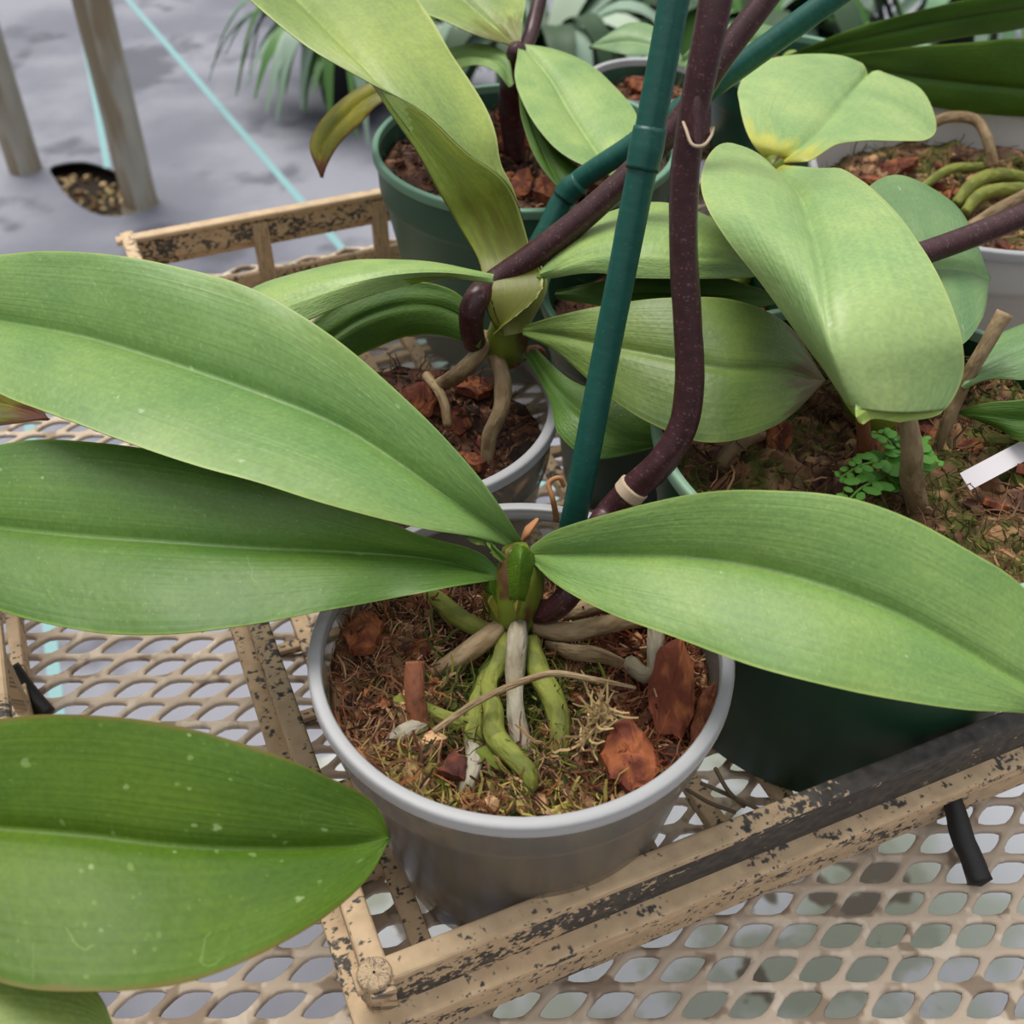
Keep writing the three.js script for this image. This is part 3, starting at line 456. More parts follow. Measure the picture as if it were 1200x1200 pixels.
  // flower spike
  const sp1 = part(o, 'flower_spike', tubeGeo([P(622, 716, .124), P(645, 716, .130), P(668, 694, .140), P(690, 640, .150), D(712, 603, .405), D(742, 572, .398), D(775, 542, .390), D(800, 500, .384), D(808, 450, .378), D(806, 380, .37), D(801, 290, .36), D(803, 200, .35), D(815, 120, .34), D(835, 20, .33), D(850, -70, .325)], [.0045, .0045, .0048, .005, .0053, .0053, .0052, .005, .0048, .0047, .0047, .0046, .0048, .005, .005], { sides: 16, seg: 150, wob: 0.06 }), spikeMat, 'dark purple flower stalk');
  const ring = (a, b, r, k = 0.0006) => tubeGeo([a, b], [r + k, r + k], { sides: 16, seg: 8, wob: 0.15 });
  part(sp1, 'node', ring(D(735, 580, .3995), D(744, 570, .3975), 0.0054), sheathMat, 'pale papery ring');
  part(sp1, 'bract', leafGeo([[[818, 172, .338], [803, 150, .34], [832, 158, .34]], [[816, 120, .335], [802, 115, .34], [832, 118, .34]], [[822, 85, .335]]], { how: D, thick: 0.0006, rows: 14, half: 6, bulge: 0.2, groove: 0 }), spikeMat);
  part(sp1, 'bract_edge', tubeGeo([D(799, 138, .343), D(804, 152, .336), D(812, 170, .3335), D(823, 171, .3335), D(832, 162, .336), D(836, 150, .342)], 0.0005, { sides: 6, seg: 30 }), sheathMat, 'dry pale edge of the bract');
  // dry flakes on the back of the pot rim
  const flake = mat({ hex: 0xb57f55, roughness: 0.85 });
  part(o, 'dry_flake', tubeGeo([P(612, 634, .128), P(618, 622, .134), P(630, 608, .137)], [.0018, .0032, .0012], { wob: 0.8, flat: 0.4 }), flake);
  part(o, 'dry_flake', tubeGeo([P(652, 608, .126), P(648, 585, .137), P(644, 566, .142), P(655, 560, .144), P(661, 570, .14)], [.0014, .0012, .0011, .001, .0008], { wob: 0.5 }), flake);
}
const stakeLine = (name, pts, r, label, joint) => {
  const at = pts[0].clone(), o = thing(name, at, label, 'plant stake');
  part(o, 'rod', tubeGeo(pts, r, { sides: 14, seg: 60, wob: 0.05 }), stakeMat);
  if (joint) part(o, 'joint', tubeGeo(joint, [r * 1.1, r * 1.17, r * 1.1], { sides: 14, seg: 10 }), stakeMat);
  return o;
};
stakeLine('plant_stake', [P(655, 690, .085), D(672, 612, .425), D(714, 395, .395), D(757, 175, .372), D(792, -10, .357), D(808, -100, .35)], 0.0052, 'straight dark green plastic stake standing in the clear pot beside the purple stalk', [D(752, 200, .374), D(757, 176, .372), D(762, 150, .37)]);
stakeLine('plant_stake', [D(600, 345, .56), D(640, 272, .555), D(666, 224, .55), D(740, 171, .53), D(850, 90, .505), D(970, 2, .48), D(1040, -50, .468)], 0.0055, 'slanting dark green stake bent low down, crossing behind the upright stake', [D(660, 233, .551), D(668, 222, .549), D(680, 214, .546)]);

{ // second clear pot behind
  const at = V(-0.05, BASE, -0.142), o = thing('potted_orchid', at, 'orchid with a tall arching leaf in the clear pot behind the corner pot', 'potted plant');
  const H = 0.13 - BASE, { inner } = potParts(o, at, { R: 0.068, rb: 0.048, H, body: clearPot, rim: clearRim });
  mixParts(o, at, inner, { H, level: 0.098, seed: 15, tone: brownTone, fibres: 900, crumbs: 600, chips: 14, chipSize: 0.009, rough: 0.014 });
  part(o, 'stem', tubeGeo([P(590, 420, .128), P(594, 398, .148), P(600, 375, .16), P(602, 355, .168), P(604, 342, .172)], [.006, .0095, .0095, .008, .004], { sides: 20, wob: 0.25, seg: 30 }), crownMat);
  addRoot(o, [[573, 392, .15], [560, 415, .146], [540, 436, .136], [515, 452, .118]], [.006, .0072, .0072, .006], RM.tan);
  addRoot(o, [[582, 415, .142], [590, 450, .138], [587, 480, .132], [574, 510, .122], [570, 545, .108]], [.006, .0068, .007, .0066, .005], RM.tan);
  addRoot(o, [[600, 425, .138], [615, 415, .134], [632, 412, .122], [640, 430, .11]], [.0045, .0048, .0045, .004], RM.brown);
  addRoot(o, [[500, 440, .118], [520, 470, .12], [525, 500, .114]], [.004, .0045, .004], RM.tan);
  addLeaf(o, [[[592, 394, .474], [577, 392, .472], [618, 388, .478]], [[578, 346, .47], [634, 338, .466], [642, 330, .5]], [[572, 305, .48], [620, 288, .475], [622, 285, .505]], [[549, 262, .484], [604, 233, .468], [602, 222, .502]], [[525, 221, .48], [588, 209, .463], [590, 196, .5]], [[497, 173, .48], [546, 179, .466], [582, 160, .5]], [[465, 129, .487], [491, 127, .476], [562, 112, .508]], [[433, 85, .5], [435, 97, .496], [530, 62, .52]], [[392, 42, .52], [370, 60, .51], [497, 10, .54]], [[345, -5, .55], [286, -5, .53], [455, -50, .57]], [[290, -60, .58], [220, -60, .565], [390, -110, .6]], [[190, -140, .62]]], LM.arch, { how: D, bulge: 0.05, seed: 12 });
  addLeaf(o, [[[578, 326, .188], [578, 322, .188], [578, 332, .186]], [[520, 318, .197], [520, 310, .194], [520, 327, .192]], [[470, 319, .2], [470, 306, .195], [475, 335, .193]], [[410, 329, .199], [410, 307, .192], [403, 358, .19]], [[350, 346, .194], [345, 320, .187], [340, 388, .184]], [[300, 368, .187], [290, 342, .18], [290, 412, .177]], [[235, 405, .172]]], LM.pale, { seed: 14 });
  addLeaf(o, [[[566, 392, .158], [562, 380, .16], [562, 408, .152]], [[530, 364, .165], [538, 345, .17], [520, 394, .154]], [[490, 356, .168], [492, 330, .174], [480, 394, .154]], [[430, 370, .165], [430, 338, .172], [430, 412, .15]], [[380, 400, .158], [375, 370, .165], [375, 440, .146]], [[315, 440, .148]]], LM.dark, { seed: 16 });
  addLeaf(o, [[[612, 388, .166], [614, 382, .168], [614, 394, .164]], [[650, 393, .173], [650, 371, .18], [650, 412, .168]], [[710, 404, .18], [715, 357, .19], [700, 454, .168]], [[780, 417, .184], [785, 350, .196], [765, 498, .168]], [[850, 431, .184], [860, 352, .195], [830, 519, .168]], [[920, 432, .18], [925, 384, .187], [910, 498, .169]], [[969, 446, .174]]], LM.dull, { seed: 18 });
  addLeaf(o, [[[620, 410, .145], [628, 408, .147], [615, 418, .143]], [[652, 455, .146], [668, 444, .149], [643, 468, .143]], [[688, 487, .147], [722, 465, .15], [655, 508, .141]], [[728, 508, .144], [760, 490, .146], [693, 537, .136]], [[779, 522, .138]]], LM.deep, { seed: 20 });
  addLeaf(o, [[[630, 322, .186], [632, 318, .187], [636, 326, .184]], [[690, 297, .2], [695, 257, .197], [700, 319, .195]], [[740, 292, .206], [755, 236, .2], [745, 324, .198]], [[800, 297, .205], [810, 247, .199], [810, 326, .197]], [[860, 302, .198], [870, 270, .193], [870, 326, .19]], [[930, 312, .186]]], LM.pale, { seed: 22 });
  addLeaf(o, [[[650, 345, .172], [652, 340, .173], [652, 350, .17]], [[735, 342, .176], [745, 324, .18], [735, 362, .171]], [[820, 342, .176], [820, 320, .18], [820, 372, .17]], [[930, 352, .17]]], LM.dark, { seed: 24 });  // added dark leaf standing in for the shade under the pale leaf
  part(o, 'flower_spike', tubeGeo([P(556, 402, .15), P(552, 380, .163), P(556, 355, .176), D(575, 334, .478), D(620, 303, .472), D(700, 240, .46), D(790, 150, .447), D(850, 62, .437), D(905, -12, .43), D(960, -90, .425)], [.0052, .0056, .0056, .0056, .0054, .0052, .005, .005, .005, .005], { sides: 16, seg: 90, wob: 0.06 }), spikeMat, 'dark purple flower stalk slanting up to the right');
}
{ // orchid in the large dark green pot
  const at = V(0.147, BASE, -0.092), o = thing('potted_orchid', at, 'orchid in the large dark green pot of mossy mix with thick tan roots', 'potted plant');
  const H = 0.155 - BASE, { inner } = potParts(o, at, { R: 0.094, rb: 0.077, H, body: darkGreenPot, rim: paleGreenRim, lip: 0.0025 });
  mixParts(o, at, inner, { H, level: 0.132, seed: 25, tone: mossyTone, fibres: 2200, crumbs: 900, chips: 16, chipSize: 0.009, rough: 0.016 });
  addRoot(o, [[1060, 470, .19], [1068, 520, .175], [1068, 560, .158], [1076, 595, .14], [1076, 612, .13]], [.006, .0074, .0078, .0082, .006], RM.tan);
  addRoot(o, [[1010, 485, .175], [1012, 520, .16], [1006, 555, .14]], [.005, .005, .004], RM.brown);
  addRoot(o, [[1032, 600, .13], [1034, 570, .142], [1046, 552, .145], [1060, 540, .14]], [.004, .005, .005, .004], RM.green);
  addRoot(o, [[843, 560, .132], [850, 535, .144], [872, 516, .146], [905, 508, .136]], [.005, .006, .0055, .004], RM.tan);
  addRoot(o, [[1178, 366, .2], [1155, 405, .188], [1130, 450, .172], [1110, 495, .156], [1096, 530, .138]], [.0055, .0052, .005, .0048, .004], RM.tan);
  part(o, 'stem', tubeGeo([P(1030, 505, .14), P(1020, 470, .155), P(1005, 420, .168), P(995, 370, .178)], [.007, .011, .011, .007], { sides: 16, wob: 0.2 }), crownMat);
  addLeaf(o, [[[995, 365, .172], [985, 355, .174], [1000, 375, .17]], [[1040, 325, .183], [1000, 240, .19], [1068, 402, .172]], [[1090, 312, .184], [1055, 206, .188], [1122, 405, .172]], [[1132, 314, .18], [1118, 236, .184], [1150, 376, .175]], [[1162, 326, .175]]], LM.grey, { seed: 32, bulge: 0.05 });
}
{ // orchid whose big pale leaves arch over the dark pot
  const at = V(0.077, BASE, -0.242), o = thing('potted_orchid', at, 'orchid with two big pale yellow-green leaves spreading from a yellow crown', 'potted plant');
  const H = 0.12, { inner } = potParts(o, at, { R: 0.066, rb: 0.05, H, body: darkGreenPot, rim: darkGreenPot });
  mixParts(o, at, inner, { H, level: 0.1, seed: 35, tone: brownTone, fibres: 300, crumbs: 300, chips: 8 });
  part(o, 'stem', tubeGeo([V(0.09, 0.1, -0.24), P(922, 235, .14), P(912, 208, .178), P(906, 194, .197)], [.007, .011, .011, .005], { sides: 16, wob: 0.2 }), crownMat);
  addLeaf(o, [[[905, 198, .194], [897, 193, .195], [913, 195, .195]], [[916, 207, .208], [862, 170, .212], [957, 197, .211]], [[935, 224, .219], [832, 180, .224], [1002, 206, .224]], [[950, 263, .229], [823, 226, .229], [1050, 246, .233]], [[962, 311, .234], [850, 277, .226], [1087, 301, .235]], [[968, 361, .232], [892, 331, .221], [1113, 351, .23]], [[977, 411, .225], [930, 386, .214], [1128, 401, .221]], [[992, 456, .215], [964, 431, .205], [1128, 442, .21]], [[1003, 478, .209], [988, 468, .201], [1105, 482, .202]], [[1010, 487, .206], [1003, 487, .203], [1055, 495, .202]]], LM.lime, { seed: 42, bulge: 0.09 });
  addLeaf(o, [[[908, 193, .193], [902, 191, .194], [914, 194, .194]], [[925, 181, .199], [880, 166, .204], [946, 188, .202]], [[950, 161, .2], [867, 126, .206], [986, 166, .201]], [[975, 136, .197], [868, 96, .205], [1042, 165, .196]], [[992, 116, .193], [899, 71, .2], [1087, 162, .19]], [[1005, 101, .188], [950, 64, .195], [1097, 145, .184]], [[1013, 91, .184], [990, 67, .189], [1076, 104, .18]], [[1018, 85, .18], [1010, 76, .183], [1035, 83, .178]]], LM.lime, { seed: 44, bulge: 0.06 });
}
{ // green pot at the back of the tray
  const at = V(0.005, BASE, -0.402), o = thing('potted_orchid', at, 'orchid in a mid green pot of bark with one withered leaf', 'potted plant');
  const H = 0.14 - BASE, { inner } = potParts(o, at, { R: 0.095, rb: 0.071, H, body: greenPot, rim: greenRim, lip: 0.003 });
  mixParts(o, at, inner, { H, level: 0.118, seed: 45, tone: brownTone, fibres: 700, crumbs: 900, chips: 34, chipSize: 0.014, rough: 0.014 });
  part(o, 'stem', tubeGeo([P(602, 190, .125), P(601, 140, .15), P(602, 95, .175), P(606, 55, .198)], [.006, .008, .009, .005], { sides: 14, wob: 0.3 }), spikeMat);
  addLeaf(o, [[[611, 51, .642], [608, 52, .642], [615, 51, .642]], [[625, 66, .633], [606, 67, .628], [650, 56, .64]], [[645, 91, .62], [603, 91, .61], [688, 72, .632]], [[665, 126, .602], [613, 121, .588], [722, 102, .615]], [[688, 161, .583], [637, 158, .568], [745, 135, .595]], [[708, 189, .567], [670, 189, .558], [746, 172, .575]], [[724, 209, .555]]], LM.pale, { how: D, seed: 52 });
  addLeaf(o, [[[606, 55, .64], [600, 54, .64], [610, 52, .64]], [[586, 36, .648], [558, 41, .64], [612, 28, .65]], [[550, 5, .662], [490, 13, .65], [614, -10, .67]], [[510, -30, .675], [430, -18, .665], [590, -62, .685]], [[460, -72, .685], [390, -55, .68], [540, -112, .695]], [[395, -125, .69]]], LM.arch, { how: D, seed: 54 });
  addLeaf(o, [[[600, 100, .635], [602, 96, .635], [596, 102, .635]], [[588, 74, .64], [594, 63, .642], [580, 84, .636]], [[555, 63, .65], [556, 51, .654], [555, 76, .644]], [[520, 72, .66], [518, 58, .664], [522, 84, .655]], [[478, 92, .66]]], LM.green, { how: D, seed: 56 });
  addLeaf(o, [[[540, 92, .66], [538, 86, .66], [542, 98, .66]], [[440, 108, .652], [436, 97, .656], [446, 121, .646]], [[405, 134, .652], [394, 121, .656], [421, 144, .645]], [[378, 170, .656], [363, 166, .66], [396, 169, .65]], [[376, 208, .656]]], LM.old, { how: D, seed: 58, half: 8 });
  addLeaf(o, [[[612, 110, .612], [608, 110, .612], [617, 112, .612]], [[626, 152, .59], [612, 142, .594], [652, 172, .583]], [[645, 196, .572], [630, 190, .574], [683, 206, .566]], [[662, 229, .558]]], LM.dark, { how: D, seed: 59, half: 8 });
  part(o, 'flower_spike', tubeGeo([P(612, 62, .192), D(622, 40, .66), D(632, 0, .665), D(645, -60, .67)], .0045, { sides: 10 }), spikeMat);
}
{ // small pot behind
  const at = V(0.094, BASE, -0.548), o = thing('potted_orchid', at, 'seedling in a small pale-rimmed pot behind the mid green pot', 'potted plant');
  const H = 0.115, { inner } = potParts(o, at, { R: 0.045, rb: 0.032, H, body: greenPot, rim: clearRim });
  mixParts(o, at, inner, { H, level: 0.1, seed: 65, tone: brownTone, fibres: 120, crumbs: 160, chips: 6 });
  addLeaf(o, [[[800, 72, .75], [800, 66, .75], [800, 80, .75]], [[770, 55, .75], [775, 35, .76], [765, 66, .74]], [[735, 48, .76], [738, 26, .77], [733, 64, .75]], [[690, 55, .77]]], LM.grey, { how: D, seed: 66, half: 8 });
  addLeaf(o, [[[800, 72, .75], [800, 66, .75], [800, 80, .75]], [[840, 55, .76], [842, 32, .77], [838, 70, .75]], [[880, 48, .77], [885, 28, .78], [880, 66, .76]], [[940, 40, .79]]], LM.grey, { how: D, seed: 67, half: 8 });
}
{ // big pale pot on the right
  const at = V(0.287, BASE, -0.382), o = thing('potted_orchid', at, 'wide white-rimmed clear pot with bare tangled green roots and a cut purple stalk', 'potted plant');
  const H = 0.13 - BASE, { inner } = potParts(o, at, { R: 0.106, rb: 0.08, H, body: whitePot, rim: clearRim, lip: 0.003 });
  mixParts(o, at, inner, { H, level: 0.095, seed: 75, tone: mossyTone, fibres: 1300, crumbs: 900, chips: 24, chipSize: 0.012, rough: 0.014 });
  addRoot(o, [[1082, 150, .122], [1110, 138, .13], [1142, 140, .132], [1156, 160, .126], [1164, 195, .11]], [.006, .0066, .0066, .0064, .006], RM.tan);
  addRoot(o, [[1120, 240, .11], [1140, 215, .118], [1170, 205, .118], [1215, 212, .112]], [.006, .008, .008, .006], RM.green);
  addRoot(o, [[1130, 250, .11], [1150, 228, .115], [1190, 222, .118], [1230, 230, .112]], [.006, .008, .008, .006], RM.green);
  addRoot(o, [[1080, 220, .112], [1110, 200, .118], [1150, 195, .116]], [.005, .006, .005], RM.green);
  addRoot(o, [[1135, 268, .125], [1170, 245, .135], [1230, 215, .15]], [.0065, .0065, .0065], RM.tan);
  part(o, 'flower_spike', tubeGeo([D(1030, 314, .462), D(1090, 294, .47), D(1140, 276, .475), D(1200, 252, .482), D(1290, 215, .5)], .0052, { sides: 14 }), spikeMat, 'purple-brown stalk leaning out to the left');
}
{ // pot at the right edge, mostly outside the frame
  const at = V(0.345, BASE, -0.162), o = thing('potted_orchid', at, 'orchid with pale and dark leaves reaching in over the large dark green pot', 'potted plant');
  const H = 0.125, { inner } = potParts(o, at, { R: 0.074, rb: 0.052, H, body: whitePot, rim: clearRim });
  mixParts(o, at, inner, { H, level: 0.108, seed: 85, tone: brownTone, fibres: 400, crumbs: 400, chips: 10 });
  part(o, 'stem', tubeGeo([V(.345, .11, -.162), V(.342, .15, -.15), V(.335, .18, -.14)], [.008, .01, .006], { sides: 14, wob: 0.2 }), crownMat);
  const hub = (dx) => V(.338 + dx, .172, -.145);
  const how = (a, b, c) => (a.isVector3 ? a : P(a, b, c));
  addLeaf(o, [[[hub(0)], [hub(0.004)], [hub(-0.004)]], [[1290, 390, .187], [1290, 360, .183], [1290, 425, .18]], [[1200, 413, .184], [1200, 381, .18], [1200, 445, .178]], [[1160, 430, .18], [1154, 404, .178], [1162, 446, .175]], [[1127, 453, .174]]], LM.grey, { how, seed: 86 });
  addLeaf(o, [[[hub(0)], [hub(0.004)], [hub(-0.004)]], [[1290, 470, .168], [1290, 440, .174], [1290, 510, .162]], [[1200, 492, .166], [1200, 468, .172], [1200, 518, .16]], [[1160, 490, .164], [1155, 472, .167], [1168, 502, .16]], [[1119, 483, .16]]], LM.dark, { how, seed: 88 });
}
{ // dark-leaved orchid at the back right
  const at = V(0.205, BASE, -0.588), o = thing('potted_orchid', at, 'orchid with long dark green strap leaves held sideways at the back of the tray', 'potted plant');
  const H = 0.115, { inner } = potParts(o, at, { R: 0.06, rb: 0.042, H, body: greenPot, rim: greenRim });
  mixParts(o, at, inner, { H, level: 0.1, seed: 95, tone: brownTone, fibres: 120, crumbs: 160, chips: 6 });
  part(o, 'stem', tubeGeo([V(.205, .1, -.585), D(930, 80, .81), D(926, 66, .8)], [.008, .01, .006], { sides: 12 }), LM.lime);
  addLeaf(o, [[[922, 68, .8], [920, 66, .8], [926, 71, .8]], [[985, 52, .78], [985, 39, .774], [985, 65, .788]], [[1050, 37, .765], [1050, 19, .757], [1050, 57, .775]], [[1130, 22, .75], [1130, 1, .74], [1130, 43, .762]], [[1220, 8, .735], [1220, -16, .725], [1220, 29, .747]], [[1320, -10, .72]]], LM.dark, { how: D, seed: 96, flip: true });
  addLeaf(o, [[[926, 70, .8], [926, 66, .8], [928, 74, .8]], [[1000, 79, .77], [1000, 63, .763], [1000, 96, .779]], [[1060, 89, .745], [1060, 56, .734], [1055, 118, .757]], [[1130, 98, .725], [1130, 50, .71], [1122, 131, .738]], [[1210, 106, .71], [1210, 46, .692], [1208, 138, .724]], [[1290, 114, .7], [1290, 70, .686], [1285, 142, .712]], [[1352, 122, .69]]], LM.dark, { how: D, seed: 98, flip: true });
}
{ // orchid outside the frame on the left, its leaves reach in
  const at = V(-0.305, BASE, 0.075), o = thing('potted_orchid', at, 'orchid with dark olive leaves spotted white, reaching over the mesh and tray corner', 'potted plant');
  const H = 0.12, { inner } = potParts(o, at, { R: 0.07, rb: 0.05, H, body: clearPot, rim: clearRim });
  mixParts(o, at, inner, { H, level: 0.1, seed: 105, tone: brownTone, fibres: 200, crumbs: 200, chips: 6 });
  part(o, 'stem', tubeGeo([V(-.303, .1, .075), V(-.298, .12, .076), V(-.292, .14, .076)], [.008, .011, .007], { sides: 14 }), crownMat);
  const hub = V(-.292, .138, .076), how = (a, b, c) => (a.isVector3 ? a : P(a, b, c));
  addLeaf(o, [[[hub]], [[-230, 962, .144], [-225, 915, .149], [-230, 1010, .144]], [[-130, 963, .148], [-130, 872, .155], [-130, 1065, .147]], [[0, 970, .150], [0, 841, .158], [0, 1151, .147]], [[100, 978, .150], [100, 838, .158], [110, 1162, .147]], [[200, 990, .147], [210, 851, .154], [220, 1151, .144]], [[290, 994, .143], [310, 879, .149], [310, 1116, .14]], [[370, 993, .138], [386, 912, .142], [386, 1071, .135]], [[425, 989, .134], [437, 940, .136], [434, 1026, .132]], [[458, 982, .131]]], LM.olive, { how, seed: 106, bulge: 0.05, far: 0.014 });
  addLeaf(o, [[[hub.clone().add(V(0, -.012, .004))]], [[-180, 1200, .13], [-180, 1130, .133], [-190, 1290, .128]], [[-60, 1235, .132], [-60, 1125, .136], [-70, 1330, .129]], [[40, 1240, .13], [55, 1130, .133], [30, 1330, .127]], [[105, 1230, .127], [112, 1160, .129], [100, 1295, .125]], [[140, 1222, .125]]], LM.arch, { how, seed: 108, bulge: 0.06 });
}
{
  const at = V(-0.39, BASE, -0.165), o = thing('potted_orchid', at, 'orchid showing only a yellowing leaf tip below the big leaf', 'potted plant');
  const H = 0.11, { inner } = potParts(o, at, { R: 0.06, rb: 0.044, H, body: greenPot, rim: greenRim });
  mixParts(o, at, inner, { H, level: 0.09, seed: 115, tone: brownTone, fibres: 100, crumbs: 100, chips: 4 });
  part(o, 'stem', tubeGeo([V(-.39, .09, -.165), V(-.388, .11, -.166), V(-.385, .125, -.168)], [.007, .01, .006], { sides: 12 }), crownMat);
  const hub = V(-.386, .12, -.168), how = (a, b, c) => (a.isVector3 ? a : P(a, b, c));
  addLeaf(o, [[[hub]], [[-140, 445, .135], [-140, 415, .138], [-140, 480, .132]], [[-50, 460, .135], [-45, 425, .138], [-50, 500, .131]], [[15, 475, .131], [25, 450, .134], [12, 498, .128]], [[57, 490, .127]]], LM.old, { how, seed: 116, half: 8 });
}
// ---------------------------------------------------------------- small things
{ // white label
  const a = D(1130, 565, .425), b = D(1275, 488, .44), d = b.clone().sub(a), l = d.length(), sh = new THREE.Shape(), w = 0.0038; sh.moveTo(0, -w); sh.lineTo(l, -w); sh.lineTo(l, w); sh.lineTo(0, w); sh.closePath();
  const g = new THREE.ExtrudeGeometry(sh, { depth: 0.0006, bevelEnabled: false }), z = ray(1180, 540).negate().normalize(), x = d.normalize(), y = z.clone().cross(x).normalize(); z.copy(x).cross(y);
  g.applyMatrix4(new THREE.Matrix4().makeBasis(x, y, z).setPosition(a)); solo('plant_label', g, mat({ hex: 0xe9e4ea, roughness: 0.5 }), a, 'blank white plastic label strip above the mossy mix', 'label');
}
{ // fern seedling in the dark pot
  const at = P(1045, 565, .142), o = thing('fern_seedling', at, 'tiny bright green fern growing among tan roots in the mossy mix', 'fern'), R = rng(9);
  const fm = mat({ hex: 0x5c9a34, roughness: 0.55 }), fr = [[[1050, 570], [1035, 545], [1010, 545], [985, 560]], [[1055, 570], [1050, 535], [1040, 515], [1020, 508]], [[1058, 570], [1068, 545], [1082, 535], [1098, 540]], [[1048, 572], [1025, 565], [1000, 580], [985, 600]], [[1060, 565], [1060, 540], [1068, 520], [1080, 512]]];
  for (const f of fr) {
    const pts = f.map(([x, y], i) => P(x, y, .142 + [0, .014, .02, .016][i])), c = new THREE.CatmullRomCurve3(pts), L = [];
    for (let i = 2; i <= 12; i += 1.4) { const q = c.getPoint(i / 12), t = c.getTangent(i / 12), s = V(0, 1, 0).cross(t).normalize(), w = 0.0062 * (1.1 - i / 16) * (0.8 + R() * 0.4); for (const k of [-1, 1]) { const g = new THREE.SphereGeometry(1, 7, 5).scale(w * 0.75, 0.0005, w * 0.55); g.rotateY(R() * 3); g.rotateX((R() - 0.5) * 0.6); const e = q.clone().addScaledVector(s, k * w * 0.8).addScaledVector(t, w * 0.3); g.translate(e.x, e.y + R() * 0.001, e.z); L.push(g); } }
    L.push(tubeGeo(pts, 0.0005, { sides: 5, seg: 16 }));
    part(o, 'frond', mergeGeometries(L), fm);
  }
}
{ // added pale sheet with green patches, brightens the floor seen through the mesh
  const c = V(0.32, FLOOR + 0.004, -0.28), sh = new THREE.PlaneGeometry(0.9, 0.75, 24, 20).rotateX(-Math.PI / 2).rotateY(0.4), p = sh.attributes.position;
  for (let i = 0; i < p.count; i++) p.setY(i, 0.002 + 0.012 * fbm(p.getX(i) * 9, p.getZ(i) * 9, 5)); sh.computeVertexNormals(); sh.translate(c.x, c.y, c.z);
  solo('added_floor_sheet', sh, mat({ roughness: 0.5, map: texture(512, 512, (u, v) => { const n = fbm(u * 7, v * 6, 3, 5), m = fbm(u * 11 + 4, v * 9, 8, 5), q = fbm(u * 16, v * 14 + 2, 15, 4); let k = mixc([186, 190, 196], [164, 172, 160], smooth(0.42, 0.6, n)); k = mixc(k, [132, 140, 120], smooth(0.55, 0.68, m) * 0.7); return mixc(k, [84, 74, 60], smooth(0.65, 0.71, q) * 0.9); }) }), c, 'added pale sheet with green patches, brightening the floor under the mesh bench', 'sheet');
}
{ // dry stalks between the pots
  const dm = mat({ hex: 0x8a7a66, roughness: 0.9 });
  for (const l of [[[822, 918, .03], [850, 930, .022], [888, 948, .012]], [[838, 900, .034], [852, 925, .026], [872, 945, .012]], [[805, 925, .02], [830, 940, .016], [862, 952, .011]]]) { const q = l.map((a) => P(...a)); solo('dry_stalk', tubeGeo(q, 0.0009, { sides: 6, wob: 0.4 }), dm, q[0].clone(), 'thin dry grey stalk lying in the tray between the clear and dark green pots', 'stalk', 'dry stalks in the tray'); }
}
{ // posts standing in the floor on the left
  const pm = mat({ map: texture(256, 512, (u, v) => { const n = fbm(u * 8, v * 20, 3); return mixc(mixc([150, 146, 132], [184, 180, 168], n), [122, 100, 68], smooth(0.5, 0.7, fbm(u * 4, v * 7, 9)) * 0.6); }, { repeat: true }), roughness: 0.55 });
  for (const [x, y, l] of [[30, 198, 'grey metal post whose foot is stained brown, at the far end of the gravel hole'], [165, 238, 'grey metal post rising from the gravel hole behind the tray corner']]) {
    const q = P(x, y, FLOOR), o = thing('metal_post', q.clone().setY(FLOOR - 0.035), l, 'post');
    part(o, 'tube', new THREE.CylinderGeometry(0.034, 0.034, 1.6, 28).translate(q.x, FLOOR + 0.765, q.z), pm);
    part(o, 'collar', lathe([[0.034, 0], [0.040, 0], [0.040, 0.02], [0.034, 0.03]], V(q.x, FLOOR - 0.03, q.z), 28), pm);
  }
}
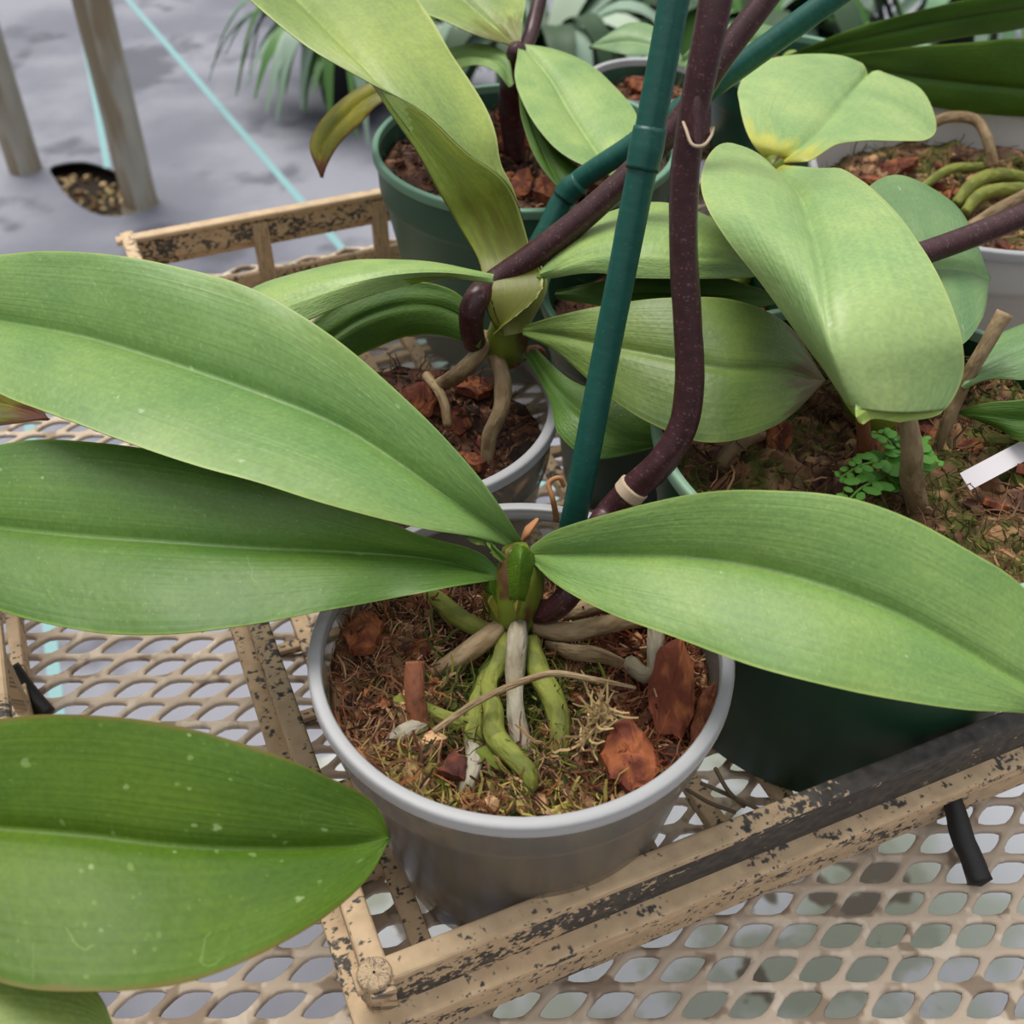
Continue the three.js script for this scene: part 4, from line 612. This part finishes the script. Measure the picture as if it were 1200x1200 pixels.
{ // strap-leaved plants in black pots on the floor behind the bench
  const gm = [mat({ hex: 0x4c7a36, roughness: 0.5 }), mat({ hex: 0x86a08c, roughness: 0.5 }), mat({ hex: 0x6d9a72, roughness: 0.5 }), mat({ hex: 0xa9bba6, roughness: 0.5 }), mat({ hex: 0x2c4a2a, roughness: 0.5 })];
  const make = (x, z, R0, n, len, mats, label, seed, wide = 1, y0 = FLOOR, rim = 0.2) => {
    const at = V(x, y0, z), o = thing('strap_leaved_plant', at, label, 'potted plant', undefined), R = rng(seed), k = rim * 0.5;
    const { inner } = potParts(o, at, { R: k, rb: k * 0.75, H: 0.16, body: blackPlastic, rim: blackPlastic });
    mixParts(o, at, inner, { H: 0.16, level: 0.14, seed, tone: brownTone, fibres: 20, crumbs: 60, chips: 0 });
    for (let i = 0; i < n; i++) {
      const a = R() * 6.2832, l = len * (0.6 + R() * 0.5), w = (0.014 + R() * 0.014) * wide, dx = Math.cos(a), dz = Math.sin(a), b = V(x + dx * k * 0.3, y0 + 0.14, z + dz * k * 0.3), s = V(-dz, 0, dx), rise = l * (0.25 + R() * 0.6), st = [];
      for (let j = 0; j <= 5; j++) { const t = j / 5, q = b.clone().add(V(dx * l * t * 0.8, rise * (1.9 * t - 2.3 * t * t * (0.6 + 0.4 * t)), dz * l * t * 0.8)), ww = w * Math.sin(Math.PI * Math.min(0.97, 0.12 + t * 0.88)) ; st.push([[q], [q.clone().addScaledVector(s, ww)], [q.clone().addScaledVector(s, -ww)]]); }
      part(o, 'leaf', leafGeo(st, { how: (q) => q.clone(), rows: 14, half: 2, bulge: 0, groove: 0.002, thick: 0.0015, wave: 0 }), mats[Math.floor(R() * mats.length)]);
    }
    return o;
  };
  make(-0.38, -2.36, 0, 60, 0.38, [gm[0], gm[0], gm[2], gm[1]], 'dark green strap-leaved plant in a black pot on the floor behind the bench', 201);
  make(0.06, -2.2, 0, 60, 0.4, [gm[4], gm[1], gm[4], gm[3]], 'silvery green strap-leaved plant in a black pot on the floor behind the mid green pot', 202, 1.5);
  make(0.54, -2.3, 0, 60, 0.44, [gm[4], gm[0], gm[1], gm[4]], 'grey and dark green strap-leaved plant in a black pot behind the upright stake', 203, 1.6);
  make(1.1, -2.5, 0, 44, 0.42, [gm[2], gm[0], gm[1]], 'loose green strap-leaved plant in a black pot behind the dark-leaved orchid', 204, 1.2);
}
renderer.render(scene, camera);
